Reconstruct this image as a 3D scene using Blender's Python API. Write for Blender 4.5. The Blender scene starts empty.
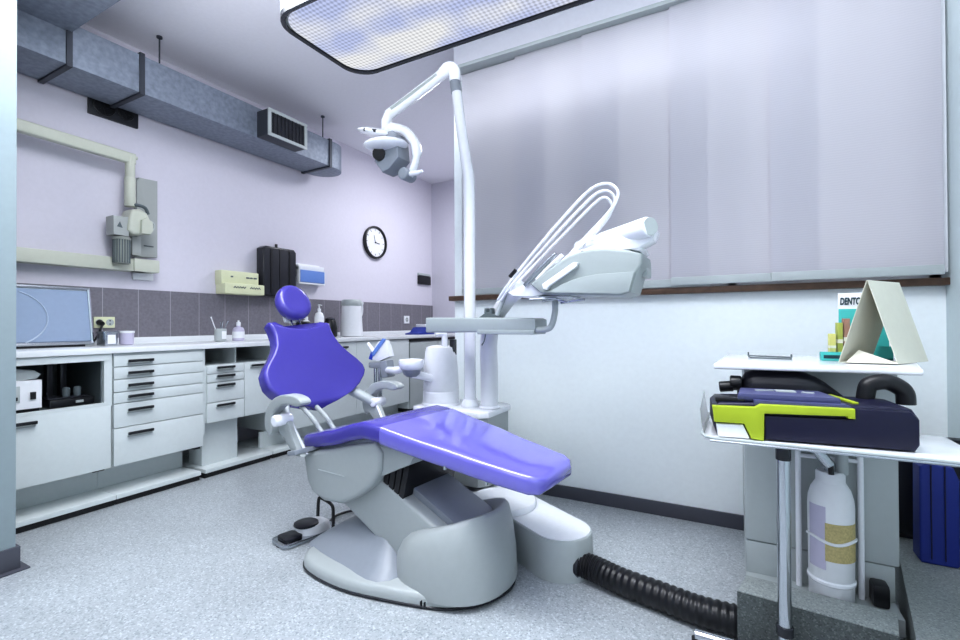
import bpy, bmesh, math, random
from mathutils import Vector, Matrix, Euler
random.seed(4)
R = math.radians
scene = bpy.context.scene
COL = scene.collection

# ------------------------------------------------------------------ materials
def lin(h):
    h = h.lstrip('#')
    v = [int(h[i:i+2], 16)/255 for i in (0, 2, 4)]
    return tuple((c/12.92 if c <= .04045 else ((c+.055)/1.055)**2.4) for c in v) + (1,)

def mat(name, col, rough=.5, metal=0, spec=.5, coat=0, noise=0, nscale=40, bump=0, bscale=200):
    m = bpy.data.materials.new(name); m.use_nodes = True
    nt = m.node_tree; b = nt.nodes['Principled BSDF']
    c = lin(col)
    b.inputs['Base Color'].default_value = c
    b.inputs['Roughness'].default_value = rough
    b.inputs['Metallic'].default_value = metal
    b.inputs['Specular IOR Level'].default_value = spec
    b.inputs['Coat Weight'].default_value = coat
    b.inputs['Coat Roughness'].default_value = .08
    tc = nt.nodes.new('ShaderNodeTexCoord')
    n = nt.nodes.new('ShaderNodeTexNoise'); n.inputs['Scale'].default_value = nscale
    n.inputs['Detail'].default_value = 4
    nt.links.new(tc.outputs['Object'], n.inputs['Vector'])
    r = nt.nodes.new('ShaderNodeValToRGB')
    k = noise if noise else .015
    r.color_ramp.elements[0].position = .3; r.color_ramp.elements[1].position = .7
    r.color_ramp.elements[0].color = tuple(max(0, x*(1-k)) for x in c[:3]) + (1,)
    r.color_ramp.elements[1].color = tuple(min(1, x*(1+k)) for x in c[:3]) + (1,)
    nt.links.new(n.outputs['Fac'], r.inputs['Fac'])
    nt.links.new(r.outputs['Color'], b.inputs['Base Color'])
    if bump:
        n2 = nt.nodes.new('ShaderNodeTexNoise'); n2.inputs['Scale'].default_value = bscale
        nt.links.new(tc.outputs['Object'], n2.inputs['Vector'])
        bp = nt.nodes.new('ShaderNodeBump'); bp.inputs['Strength'].default_value = bump
        bp.inputs['Distance'].default_value = .002
        nt.links.new(n2.outputs['Fac'], bp.inputs['Height'])
        nt.links.new(bp.outputs['Normal'], b.inputs['Normal'])
    return m

def speckle(name, dark, mid, light, scale=90, rough=.35, spec=.5):
    m = bpy.data.materials.new(name); m.use_nodes = True
    nt = m.node_tree; b = nt.nodes['Principled BSDF']
    tc = nt.nodes.new('ShaderNodeTexCoord')
    v = nt.nodes.new('ShaderNodeTexVoronoi'); v.inputs['Scale'].default_value = scale
    nt.links.new(tc.outputs['Object'], v.inputs['Vector'])
    r = nt.nodes.new('ShaderNodeValToRGB')
    e = r.color_ramp.elements
    e[0].position = 0; e[0].color = lin(dark)
    e[1].position = 1; e[1].color = lin(light)
    x = r.color_ramp.elements.new(.3); x.color = lin(mid)
    x = r.color_ramp.elements.new(.75); x.color = lin(mid)
    sep = nt.nodes.new('ShaderNodeSeparateColor')
    nt.links.new(v.outputs['Color'], sep.inputs['Color'])
    nt.links.new(sep.outputs['Red'], r.inputs['Fac'])
    n = nt.nodes.new('ShaderNodeTexNoise'); n.inputs['Scale'].default_value = 3
    nt.links.new(tc.outputs['Object'], n.inputs['Vector'])
    mx = nt.nodes.new('ShaderNodeMixRGB'); mx.blend_type = 'MULTIPLY'; mx.inputs['Fac'].default_value = .25
    nt.links.new(r.outputs['Color'], mx.inputs['Color1']); nt.links.new(n.outputs['Fac'], mx.inputs['Color2'])
    nt.links.new(mx.outputs['Color'], b.inputs['Base Color'])
    b.inputs['Roughness'].default_value = rough
    b.inputs['Specular IOR Level'].default_value = spec
    return m

M = {}
M['wall'] = mat('wall paint lavender white', '#d6d3de', .75, bump=.05)
M['wallside'] = mat('wall paint pale blue green', '#cfdcdf', .75, bump=.05)
M['wallwhite'] = mat('wall paint white', '#f3f9fb', .6, bump=.05)
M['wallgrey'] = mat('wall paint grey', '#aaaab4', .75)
M['wallfar'] = mat('wall paint pale grey', '#c6c4d0', .75)
M['consolegrey'] = mat('console grey', '#a2aaab', .4)
M['jamb'] = mat('partition paint pale blue', '#93a1a6', .6)
M['ceiling'] = mat('ceiling paint', '#ebeaf1', .8)
M['floor'] = speckle('speckled lino', '#98a0a6', '#b6bcc1', '#d3d9dd', 170, .3)
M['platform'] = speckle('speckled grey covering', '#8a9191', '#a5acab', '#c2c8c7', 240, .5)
M['platshade'] = speckle('speckled grey covering with painted shade', '#474d4d', '#5d6464', '#7c8382', 240, .55)  # platform covering with shade painted in, for the kerb front
M['skirting'] = mat('skirting grey', '#4f515b', .5)
M['darkgap'] = mat('black kick', '#15161a', .5)
M['wood'] = mat('brown sill wood', '#5a4436', .5, noise=.25, nscale=30)
M['cab'] = mat('cabinet laminate', '#d3dadb', .35)
M['cabedge'] = mat('cabinet edge', '#b9c1c4', .4)
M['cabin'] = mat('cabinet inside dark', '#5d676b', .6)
M['top'] = mat('worktop white', '#e4e7ea', .25)
M['handle'] = mat('handle black', '#1d2024', .4)
M['steel'] = mat('steel', '#b9bec4', .22, metal=1)
M['chrome'] = mat('chrome', '#c9cdd2', .12, metal=1)
M['duct'] = mat('galvanised duct', '#858d9b', .5, metal=.25, noise=.17, nscale=32)
M['ductrim'] = mat('duct flange', '#474b54', .5, metal=.5)
M['black'] = mat('black plastic', '#15161b', .35)
M['blacksoft'] = mat('black rubber', '#1c1d26', .3, spec=.5)
M['smoke'] = mat('smoked dark plastic', '#2a2c33', .25)
M['plate'] = mat('vent plate dark', '#22242b', .45)
M['beige'] = mat('xray enamel', '#c3c6ba', .4)
M['beigedark'] = mat('xray grey', '#8f948f', .45)
M['xplate'] = mat('xray back plate', '#a8acab', .45)
M['cream'] = mat('cream plastic', '#d9dcbb', .5)
M['white'] = mat('white plastic', '#e9ebef', .35)
M['whiteg'] = mat('white gloss enamel', '#eef0f5', .18, coat=.3)
M['grey'] = mat('light grey plastic', '#b3babb', .4)
M['chairgrey'] = mat('chair enamel grey', '#a9afb0', .35)
M['chairdark'] = mat('chair enamel darker', '#8d939c', .35)
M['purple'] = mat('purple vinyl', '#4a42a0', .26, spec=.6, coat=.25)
M['cover'] = mat('foot cover over vinyl with painted reflection', '#726cca', .10, spec=.9, coat=.8)  # cover's paler purple has the white wall's reflection painted in
M['blue'] = mat('blue plastic', '#2a44b8', .4)
M['bluebag'] = mat('royal blue plastic', '#20358f', .5)
M['bluepale'] = mat('pale blue print', '#6d8fd0', .4)
M['glass'] = mat('pale blue glossy panel', '#97a7bf', .08, spec=.7)
M['arc'] = mat('painted arc reflection', '#aab9cd', .3)
M['navy'] = mat('navy plastic', '#0d0d30', .42, noise=.08)
M['navylite'] = mat('slate plastic', '#4c4f78', .4)
M['lime'] = mat('lime plastic', '#a9bb2c', .45)
M['teal'] = mat('turquoise card', '#46b8b4', .5)
M['tealdark'] = mat('dark teal ink', '#123c46', .5)
M['yellow'] = mat('yellow card', '#d3d183', .5)
M['olivecard'] = mat('olive card', '#a9b45c', .5)
M['rosecard'] = mat('rose brown card', '#a3806f', .5)
M['card'] = mat('cream card', '#e2e0d2', .7)
M['cardin'] = mat('cream card inside', '#c9c7b8', .7)
M['netting'] = mat('yellow net sleeve', '#c0b280', .7, noise=.16, nscale=160)
M['label'] = mat('lavender label', '#c3bfd4', .5)
M['clockface'] = mat('clock face', '#e8e8ee', .4)
M['tilegrout'] = None

def tile_mat():
    m = bpy.data.materials.new('grey wall tile'); m.use_nodes = True
    nt = m.node_tree; b = nt.nodes['Principled BSDF']
    tc = nt.nodes.new('ShaderNodeTexCoord')
    mp = nt.nodes.new('ShaderNodeMapping'); mp.inputs['Rotation'].default_value = (0, R(90), R(90))
    sp = nt.nodes.new('ShaderNodeSeparateXYZ'); nt.links.new(tc.outputs['Object'], sp.inputs['Vector'])
    md = nt.nodes.new('ShaderNodeMath'); md.operation = 'FRACT'
    dv = nt.nodes.new('ShaderNodeMath'); dv.operation = 'DIVIDE'; dv.inputs[1].default_value = .216
    nt.links.new(sp.outputs['Y'], dv.inputs[0]); nt.links.new(dv.outputs[0], md.inputs[0])
    lt = nt.nodes.new('ShaderNodeMath'); lt.operation = 'LESS_THAN'; lt.inputs[1].default_value = .022
    nt.links.new(md.outputs[0], lt.inputs[0])
    n = nt.nodes.new('ShaderNodeTexNoise'); n.inputs['Scale'].default_value = 60; n.inputs['Detail'].default_value = 6
    nt.links.new(tc.outputs['Object'], n.inputs['Vector'])
    r = nt.nodes.new('ShaderNodeValToRGB')
    r.color_ramp.elements[0].color = lin('#6a6870'); r.color_ramp.elements[1].color = lin('#8b8891')
    nt.links.new(n.outputs['Fac'], r.inputs['Fac'])
    mx = nt.nodes.new('ShaderNodeMixRGB'); mx.inputs['Color2'].default_value = lin('#a5a3aa')
    nt.links.new(lt.outputs[0], mx.inputs['Fac']); nt.links.new(r.outputs['Color'], mx.inputs['Color1'])
    nt.links.new(mx.outputs['Color'], b.inputs['Base Color']); b.inputs['Roughness'].default_value = .35
    return m
M['tile'] = tile_mat()

def blind_mat():
    m = bpy.data.materials.new('translucent blind fabric'); m.use_nodes = True
    nt = m.node_tree; nt.nodes.remove(nt.nodes['Principled BSDF']); out = nt.nodes['Material Output']
    tc = nt.nodes.new('ShaderNodeTexCoord')
    w = nt.nodes.new('ShaderNodeTexWave'); w.bands_direction = 'Z'; w.inputs['Scale'].default_value = 28; w.inputs['Distortion'].default_value = 3
    nt.links.new(tc.outputs['Object'], w.inputs['Vector'])
    r = nt.nodes.new('ShaderNodeValToRGB')
    r.color_ramp.elements[0].color = lin('#cbcad2'); r.color_ramp.elements[1].color = lin('#d1d0d7')
    nt.links.new(w.outputs['Fac'], r.inputs['Fac'])
    d = nt.nodes.new('ShaderNodeBsdfDiffuse'); t = nt.nodes.new('ShaderNodeBsdfTranslucent')
    t.inputs['Color'].default_value = lin('#e4e2e8')
    nt.links.new(r.outputs['Color'], d.inputs['Color'])
    mx = nt.nodes.new('ShaderNodeMixShader'); mx.inputs['Fac'].default_value = .3
    nt.links.new(d.outputs[0], mx.inputs[1]); nt.links.new(t.outputs[0], mx.inputs[2])
    nt.links.new(mx.outputs[0], out.inputs['Surface'])
    return m
M['blind'] = blind_mat()

def pane_mat():
    m = bpy.data.materials.new('window glass'); m.use_nodes = True
    nt = m.node_tree; nt.nodes.remove(nt.nodes['Principled BSDF']); out = nt.nodes['Material Output']
    t = nt.nodes.new('ShaderNodeBsdfTransparent'); g = nt.nodes.new('ShaderNodeBsdfGlossy'); g.inputs['Roughness'].default_value = .02
    f = nt.nodes.new('ShaderNodeFresnel')
    mx = nt.nodes.new('ShaderNodeMixShader')
    nt.links.new(f.outputs[0], mx.inputs['Fac']); nt.links.new(t.outputs[0], mx.inputs[1]); nt.links.new(g.outputs[0], mx.inputs[2])
    nt.links.new(mx.outputs[0], out.inputs['Surface'])
    return m
M['pane'] = pane_mat()

def lens_mat():
    m = bpy.data.materials.new('prismatic lamp lens'); m.use_nodes = True
    nt = m.node_tree; nt.nodes.remove(nt.nodes['Principled BSDF']); out = nt.nodes['Material Output']
    tc = nt.nodes.new('ShaderNodeTexCoord')
    sp = nt.nodes.new('ShaderNodeSeparateXYZ'); nt.links.new(tc.outputs['Object'], sp.inputs['Vector'])
    def wave(axis, freq):
        a = nt.nodes.new('ShaderNodeMath'); a.operation = 'MULTIPLY'; a.inputs[1].default_value = freq
        nt.links.new(sp.outputs[axis], a.inputs[0])
        s = nt.nodes.new('ShaderNodeMath'); s.operation = 'SINE'; nt.links.new(a.outputs[0], s.inputs[0])
        return s
    f = 2*math.pi/.022
    sx, sy = wave('X', f), wave('Y', f)
    mx = nt.nodes.new('ShaderNodeMath'); mx.operation = 'ADD'
    nt.links.new(sx.outputs[0], mx.inputs[0]); nt.links.new(sy.outputs[0], mx.inputs[1])
    mr = nt.nodes.new('ShaderNodeMapRange'); mr.inputs['From Min'].default_value = -1.6; mr.inputs['From Max'].default_value = 1.2
    mr.inputs['To Min'].default_value = .62; mr.inputs['To Max'].default_value = 1
    nt.links.new(mx.outputs[0], mr.inputs['Value'])
    # the tubes inside show as brighter bands along the lamp
    tb = nt.nodes.new('ShaderNodeMath'); tb.operation = 'MULTIPLY'; tb.inputs[1].default_value = 2*math.pi/.26
    nt.links.new(sp.outputs['Y'], tb.inputs[0])
    tcos = nt.nodes.new('ShaderNodeMath'); tcos.operation = 'COSINE'; nt.links.new(tb.outputs[0], tcos.inputs[0])
    n = nt.nodes.new('ShaderNodeTexNoise'); n.inputs['Scale'].default_value = 2.6
    nt.links.new(tc.outputs['Object'], n.inputs['Vector'])
    ad = nt.nodes.new('ShaderNodeMath'); ad.operation = 'MULTIPLY_ADD'; ad.inputs[1].default_value = -.10
    nt.links.new(tcos.outputs[0], ad.inputs[0]); nt.links.new(n.outputs['Fac'], ad.inputs[2])
    r = nt.nodes.new('ShaderNodeValToRGB')
    r.color_ramp.elements[0].position = .36; r.color_ramp.elements[0].color = lin('#cdd7fb')
    r.color_ramp.elements[1].position = .62; r.color_ramp.elements[1].color = (.97, .98, 1, 1)
    nt.links.new(ad.outputs[0], r.inputs['Fac'])
    e = nt.nodes.new('ShaderNodeEmission')
    nt.links.new(r.outputs['Color'], e.inputs['Color'])
    st = nt.nodes.new('ShaderNodeMath'); st.operation = 'MULTIPLY'; st.inputs[1].default_value = 1.08
    nt.links.new(mr.outputs['Result'], st.inputs[0]); nt.links.new(st.outputs[0], e.inputs['Strength'])
    nt.links.new(e.outputs[0], out.inputs['Surface'])
    return m
M['lens'] = lens_mat()

# ------------------------------------------------------------------ mesh helpers
def smooth_path(pts, n=8):
    P = [Vector(p) for p in pts]; out = []
    for i in range(len(P)-1):
        p0 = P[max(i-1, 0)]; p1 = P[i]; p2 = P[i+1]; p3 = P[min(i+2, len(P)-1)]
        for k in range(n):
            t = k/n
            out.append(.5*((2*p1)+(-p0+p2)*t+(2*p0-5*p1+4*p2-p3)*t*t+(-p0+3*p1-3*p2+p3)*t**3))
    out.append(P[-1]); return out

def smooth_loop(pts, n=6):
    P = [Vector(p) for p in pts]; N = len(P); out = []
    for i in range(N):
        p0, p1, p2, p3 = P[i-1], P[i], P[(i+1) % N], P[(i+2) % N]
        for k in range(n):
            t = k/n
            out.append(.5*((2*p1)+(-p0+p2)*t+(2*p0-5*p1+4*p2-p3)*t*t+(-p0+3*p1-3*p2+p3)*t**3))
    return out

def rrect(w, h, r, n=5):
    """rounded rectangle outline, half sizes w,h"""
    r = min(r, w*.999, h*.999); o = []
    for cx, cy, a0 in ((w-r, h-r, 0), (-w+r, h-r, 90), (-w+r, -h+r, 180), (w-r, -h+r, 270)):
        for k in range(n+1):
            a = R(a0+90*k/n); o.append((cx+r*math.cos(a), cy+r*math.sin(a)))
    return o

class MB:
    def __init__(s, xf=None):
        s.bm = bmesh.new(); s.xf = xf
    def _add(s, t, xf=None):
        if xf is not None: bmesh.ops.transform(t, matrix=xf, verts=t.verts)
        if s.xf is not None: bmesh.ops.transform(t, matrix=s.xf, verts=t.verts)
        me = bpy.data.meshes.new('tmp'); t.to_mesh(me); t.free()
        s.bm.from_mesh(me); bpy.data.meshes.remove(me)
        return s
    def box(s, x0, x1, y0, y1, z0, z1, bev=0, seg=2, xf=None):
        t = bmesh.new(); bmesh.ops.create_cube(t, size=1)
        for v in t.verts:
            v.co = Vector((x0+(v.co.x+.5)*(x1-x0), y0+(v.co.y+.5)*(y1-y0), z0+(v.co.z+.5)*(z1-z0)))
        if bev: bmesh.ops.bevel(t, geom=t.edges[:], offset=bev, segments=seg, profile=.6, affect='EDGES')
        return s._add(t, xf)
    def obox(s, c, size, rot=(0, 0, 0), bev=0, seg=2):
        a, b, d = size[0]/2, size[1]/2, size[2]/2
        return s.box(-a, a, -b, b, -d, d, bev, seg, Matrix.Translation(c) @ Euler(rot).to_matrix().to_4x4())
    def rings(s, rings, cap0=True, cap1=True, closed=True, xf=None):
        t = bmesh.new(); vs = [[t.verts.new(p) for p in r] for r in rings]
        for a, b in zip(vs, vs[1:]):
            n = len(a)
            for i in range(n if closed else n-1):
                t.faces.new((a[i], a[(i+1) % n], b[(i+1) % n], b[i]))
        if cap0: t.faces.new(list(reversed(vs[0])))
        if cap1: t.faces.new(vs[-1])
        bmesh.ops.recalc_face_normals(t, faces=t.faces[:])
        return s._add(t, xf)
    def tube(s, pts, r, seg=14, ends=True):
        P = [Vector(p) for p in pts]; n = len(P)
        rr = r if isinstance(r, (list, tuple)) else [r]*n
        T = []
        for i in range(n):
            d = P[min(i+1, n-1)]-P[max(i-1, 0)]; T.append(d.normalized() if d.length else Vector((0, 0, 1)))
        ref = Vector((0, 0, 1)) if abs(T[0].z) < .9 else Vector((1, 0, 0))
        nrm = T[0].cross(ref).normalized(); R_ = []
        for i in range(n):
            nrm = (nrm-T[i]*nrm.dot(T[i])).normalized(); b = T[i].cross(nrm)
            R_.append([P[i]+(nrm*math.cos(2*math.pi*k/seg)+b*math.sin(2*math.pi*k/seg))*rr[i] for k in range(seg)])
        return s.rings(R_, ends, ends)
    def cyl(s, p0, p1, r0, r1=None, seg=28, bev=0):
        r1 = r0 if r1 is None else r1
        p0, p1 = Vector(p0), Vector(p1)
        if not bev: return s.tube([p0, p1], [r0, r1], seg)
        d = (p1-p0).normalized()
        return s.tube([p0, p0+d*1e-5, p0+d*bev*.3, p0+d*bev, p1-d*bev, p1-d*bev*.3, p1-d*1e-5, p1],
                      [max(r0-bev, .0005), r0-bev, r0-bev*.3, r0, r1, r1-bev*.3, r1-bev, max(r1-bev, .0005)], seg)
    def lathe(s, prof, c=(0, 0, 0), seg=28, xf=None):
        c = Vector(c)
        rg = [[c+Vector((r*math.cos(2*math.pi*k/seg), r*math.sin(2*math.pi*k/seg), z)) for k in range(seg)] for r, z in prof]
        return s.rings(rg, True, True, xf=xf)
    def ball(s, c, r, xf=None, seg=20):
        t = bmesh.new(); bmesh.ops.create_uvsphere(t, u_segments=seg, v_segments=seg//2, radius=1)
        if not isinstance(r, (tuple, list)): r = (r, r, r)
        m = Matrix.Translation(c)
        if xf is not None: m = m @ xf
        bmesh.ops.transform(t, matrix=m @ Matrix.Diagonal((*r, 1)), verts=t.verts)
        return s._add(t)
    def prism(s, poly, d0, d1, plane='xz', bev=0, seg=2, xf=None):
        """extrude a 2D outline: plane 'xz' extrudes along y, 'xy' along z, 'yz' along x"""
        def pt(a, b, d):
            return {'xz': (a, d, b), 'xy': (a, b, d), 'yz': (d, a, b)}[plane]
        t = bmesh.new()
        A = [t.verts.new(pt(p[0], p[1], d0)) for p in poly]; B = [t.verts.new(pt(p[0], p[1], d1)) for p in poly]
        n = len(poly); fa = t.faces.new(A); fb = t.faces.new(B)
        for i in range(n): t.faces.new((A[i], A[(i+1) % n], B[(i+1) % n], B[i]))
        bmesh.ops.recalc_face_normals(t, faces=t.faces[:])
        if bev:
            ed = list(set(fa.edges) | set(fb.edges))
            bmesh.ops.bevel(t, geom=ed, offset=bev, segments=seg, profile=.6, affect='EDGES', clamp_overlap=True)
        return s._add(t, xf)
    def build(s, name, m, parent=None, label=None, local=False, angle=40):
        off = Vector((0, 0, 0)); p = parent
        if not local:
            while p is not None: off += p.location; p = p.parent
            if parent is None:
                xs = [v.co for v in s.bm.verts]
                off = Vector(((min(v.x for v in xs)+max(v.x for v in xs))/2, (min(v.y for v in xs)+max(v.y for v in xs))/2, min(v.z for v in xs)))
            bmesh.ops.translate(s.bm, verts=s.bm.verts, vec=-off)
        me = bpy.data.meshes.new(name); s.bm.to_mesh(me); s.bm.free()
        for f in me.polygons: f.use_smooth = True
        me.set_sharp_from_angle(angle=R(angle))
        o = bpy.data.objects.new(name, me); COL.objects.link(o); me.materials.append(m)
        if parent is None and not local: o.location = off
        o.parent = parent
        if label: o['label'] = label
        return o

def tag(o, label, cat, group=None, kind=None):
    o['label'] = label; o['category'] = cat
    if group: o['group'] = group
    if kind: o['kind'] = kind
    return o
def thing(name, label, cat, loc=(0, 0, 0), rz=0, group=None):
    o = bpy.data.objects.new(name, None); COL.objects.link(o); o.empty_display_size = .05
    o.location = loc; o.rotation_euler = (0, 0, R(rz))
    return tag(o, label, cat, group)
def struct(o, label=None, cat=None):
    o['kind'] = 'structure'
    if label: o['label'] = label
    if cat: o['category'] = cat
    return o
def copy_tree(o, parent=None):
    c = o.copy(); COL.objects.link(c); c.parent = parent
    for ch in [x for x in o.children]: copy_tree(ch, c)
    return c

XW, YW, XR, ZC, YB = -3.75, 2.742, .815, 3.05, 5.5      # left wall, window wall, right wall, ceiling, far wall
YF = -1.6

# ------------------------------------------------------------------ room shell
struct(MB().box(-3.9, XR+.1, YF-.1, YW+.14, -.1, 0).box(-3.9, -1.58, YW+.14, YB+.1, -.1, 0).build('floor', M['floor']), 'pale grey speckled lino floor', 'floor')
struct(MB().box(-3.9, XR+.1, YF-.1, YW+.14, ZC, ZC+.1).box(-3.9, -1.58, YW+.14, YB+.1, ZC, ZC+.1).build('ceiling', M['ceiling']), 'plain pale lavender ceiling above the grey air duct', 'ceiling')
struct(MB().box(XW-.12, XW, YF-.1, YB+.1, 0, ZC).build('wall_left', M['wall']), 'lavender white wall behind the cabinets and clock', 'wall')
wr = MB().box(-1.68, XR+.1, YW, YW+.14, 0, 1.225).box(-1.68, -1.62, YW, YW+.14, 1.22, 2.73)
struct(wr.build('wall_rear', M['wallwhite']), 'white wall below and around the blinds', 'wall')
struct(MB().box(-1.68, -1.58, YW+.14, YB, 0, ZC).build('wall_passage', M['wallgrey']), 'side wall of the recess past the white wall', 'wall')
struct(MB().box(XW, -1.58, YB, YB+.12, 0, ZC).build('wall_far', M['wallfar']), 'grey wall strip at the far end of the worktop', 'wall')
struct(MB().box(XR, XR+.12, YF-.1, YW+.2, 0, ZC).build('wall_right', M['wallside']), 'pale blue green wall at the right edge', 'wall')
struct(MB().box(-3.9, XR+.1, YF-.12, YF, 0, ZC).build('wall_front', M['wallgrey']), 'plain wall behind the viewer', 'wall')
struct(MB().box(-2.87, -2.752, YF, .83, 0, ZC, .004).build('wall_partition', M['jamb']), 'pale blue partition end at the left edge', 'wall')
b = MB().box(-2.884, -2.740, YF, .842, 0, .10, .004)
b.prism([(-2.87, YF), (-2.687, YF), (-2.712, .865), (-2.87, .865)], 0, .006, 'xy')
struct(b.build('baseboard_left', M['skirting']), 'dark grey skirting around the partition foot', 'skirting')
struct(MB().box(-1.69, XR, YW-.014, YW, 0, .075, .003).build('baseboard_rear', M['skirting']), 'dark grey skirting along the white wall', 'skirting')
struct(MB().box(-1.70, XR, YW-.05, YW+.02, 1.215, 1.247, .004).build('trim_1', M['wood']), 'dark brown wooden sill under the blinds', 'window sill')
struct(MB().box(XW, XW+.012, .2, YB, .955, 1.315).build('trim_2', M['tile']), 'band of grey tiles above the worktop', 'tiles')
# raised speckled plinth in the right foreground
struct(MB().prism([(.008, 1.735), (.034, 1.855), (.425, 1.815), (.40, 1.695)], .004, .19, 'xy', .003).build('trim_3', M['platform']), 'raised grey speckled kerb in front of the white trolley', 'kerb')
struct(MB().prism([(.436, 1.70), (.537, 2.28), (.56, YW-.02), (XR-.001, YW-.02), (XR-.001, 1.25), (.40, 1.25)], .001, .19, 'xy', .004).build('trim_4', M['platform']), 'raised grey speckled platform under the blue case', 'platform')
struct(MB().box(-1.68, XR+.1, YW, YW+.14, 2.72, ZC).build('trim_5', M['ceiling']), 'pale lintel above the blinds', 'lintel')
struct(MB().prism([(.006, 1.7325), (.0085, 1.7355), (.400, 1.6955), (.400, 1.6925)], 0, .187, 'xy', .0).build('trim_6', M['platshade']), 'face of the kerb with its shade painted as darker grey speckle', 'kerb')
# window behind the blinds
w1 = bpy.data.objects.new('window_1', None); COL.objects.link(w1); w1.location = (-.4, YW+.07, 1.225); struct(w1, 'white framed window behind the blinds', 'window')
f = MB()
for x in (-1.60, -.80, 0.0, .79): f.box(x-.022, x+.022, YW+.03, YW+.09, 1.225, 2.72, .003)
f.box(-1.62, XR, YW+.03, YW+.09, 1.225, 1.275, .003).box(-1.62, XR, YW+.03, YW+.09, 2.68, 2.72, .003)
f.build('window_frame', M['white'], w1)
MB().box(-1.6, .8, YW+.055, YW+.062, 1.27, 2.69).build('pane', M['pane'], w1)

# panel blinds
pb = thing('panel_blind', 'long pale grey sliding panel blind covering the window', 'blind', (-.4, YW-.05, 1.25))
MB().box(-1.62, .805, YW-.10, YW-.012, 2.752, 2.775, .003).build('track', M['grey'], pb)
spans = [(-1.60, -1.004, 0, 2.745), (-1.205, -.555, 1, 2.752), (-.768, -.103, 2, 2.75), (-.287, .36, 3, 2.752), (.167, .787, 4, 2.75)]
for x0, x1, k, zt in spans:
    y = YW-.026-.014*k
    zb = 1.262 if k < 3 else 1.27
    p = MB()
    n = 10
    ring = [[(x0+(x1-x0)*i/n, y+.0015*math.sin(i*1.7+k), z) for i in range(n+1)] for z in (zb, 1.7, 2.2, zt)]
    p.rings(ring, False, False, closed=False)
    o = p.build('panel', M['blind'], pb)
    MB().box(x0, x1, y-.005, y+.004, zb-.012, zb+.030, .002).build('bottom_bar', M['grey'], o)
# white strip of pole beside the blinds
MB().box(.793, .806, YW-.06, YW-.045, 1.27, 2.75, .002).build('side_rail', M['white'], pb)

# ------------------------------------------------------------------ air duct
XD0, XD1, ZD0, ZD1 = -3.70, -3.335, 2.555, 2.80
ad = thing('air_duct', 'square galvanised grey air duct hung under the ceiling along the left wall', 'air duct', ((XD0+XD1)/2, 2, ZD0))
MB().box(XD0, XD1, -.6, 3.2, ZD0, ZD1, .003).build('duct_body', M['duct'], ad)
def flange(y):
    m = MB(); t = .012
    m.box(XD0-t, XD1+t, y-.014, y+.014, ZD0-t, ZD0+.002).box(XD0-t, XD1+t, y-.014, y+.014, ZD1-.002, ZD1+t)
    m.box(XD0-t, XD0+.002, y-.014, y+.014, ZD0, ZD1).box(XD1-.002, XD1+t, y-.014, y+.014, ZD0, ZD1)
    m.build('flange', M['ductrim'], ad)
for y in (1.225, 1.60, 3.2): flange(y)
cx = (XD0+XD1)/2; rr = (XD1-XD0)/2
end = [(XD1, 3.2)]+[(cx+rr*math.cos(R(a)), 3.27+rr*math.sin(R(a))) for a in range(0, 181, 15)]+[(XD0, 3.2)]
MB().prism(end, ZD0, ZD1, 'xy', .003).build('end_cap', M['duct'], ad)
br = MB().box(XD1+.002, -2.5, .90, 1.235, ZD1-.055, ZC-.01, .003); br.build('branch_duct', M['duct'], ad)
g = MB().box(-3.34, -3.20, 2.43, 2.80, 2.56, 2.765, .003).build('grille_box', M['ductrim'], ad)
fr = MB()
fr.box(-3.202, -3.19, 2.425, 2.805, 2.553, 2.578, .002).box(-3.202, -3.19, 2.425, 2.805, 2.745, 2.77, .002)
fr.box(-3.202, -3.19, 2.425, 2.452, 2.57, 2.75, .002).box(-3.202, -3.19, 2.778, 2.805, 2.57, 2.75, .002)
fr.build('grille_frame', M['grey'], g)
sl = MB()
for i in range(9):
    y = 2.475+i*.036
    sl.obox((-3.199, y, 2.66), (.016, .004, .172), (0, 0, R(25)))
sl.box(-3.201, -3.1985, 2.45, 2.78, 2.578, 2.745)
sl.build('grille_slats', M['smoke'], g)
for y, x in ((1.77, -3.46), (3.20, -3.43)):
    h = MB().cyl((x, y, ZD1-.01), (x, y, ZC-.001), .005, seg=8).cyl((x, y, ZC-.012), (x, y, ZC), .018, seg=12).box(x-.012, x+.012, y-.012, y+.012, ZD1, ZD1+.012)
    h.build('hanger_rod', M['ductrim'], ad)

# exhaust plate on wall
ve = thing('fan_plate', 'black rectangular fan plate on the wall under the duct', 'vent', (XW, 1.62, 2.47))
MB().box(XW, XW+.02, 1.474, 1.768, 2.467, 2.622, .003).build('plate', M['plate'], ve)
for y, r in ((1.56, .062), (1.69, .045)):
    m = MB()
    for k in range(20):
        a, b2 = 2*math.pi*k/20, 2*math.pi*(k+1)/20
    tor = [(XW+.024, y+r*math.cos(2*math.pi*k/24), 2.545+r*math.sin(2*math.pi*k/24)) for k in range(25)]
    m.tube(tor, .006, 8).cyl((XW+.019, y, 2.545), (XW+.0215, y, 2.545), r, seg=24)
    for k in range(5):
        a = 2*math.pi*k/5
        m.obox((XW+.023, y+.5*r*math.cos(a), 2.545+.5*r*math.sin(a)), (.004, r*.85, r*.3), (a, 0, 0))
    m.build('fan', M['black'], ve)

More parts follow.
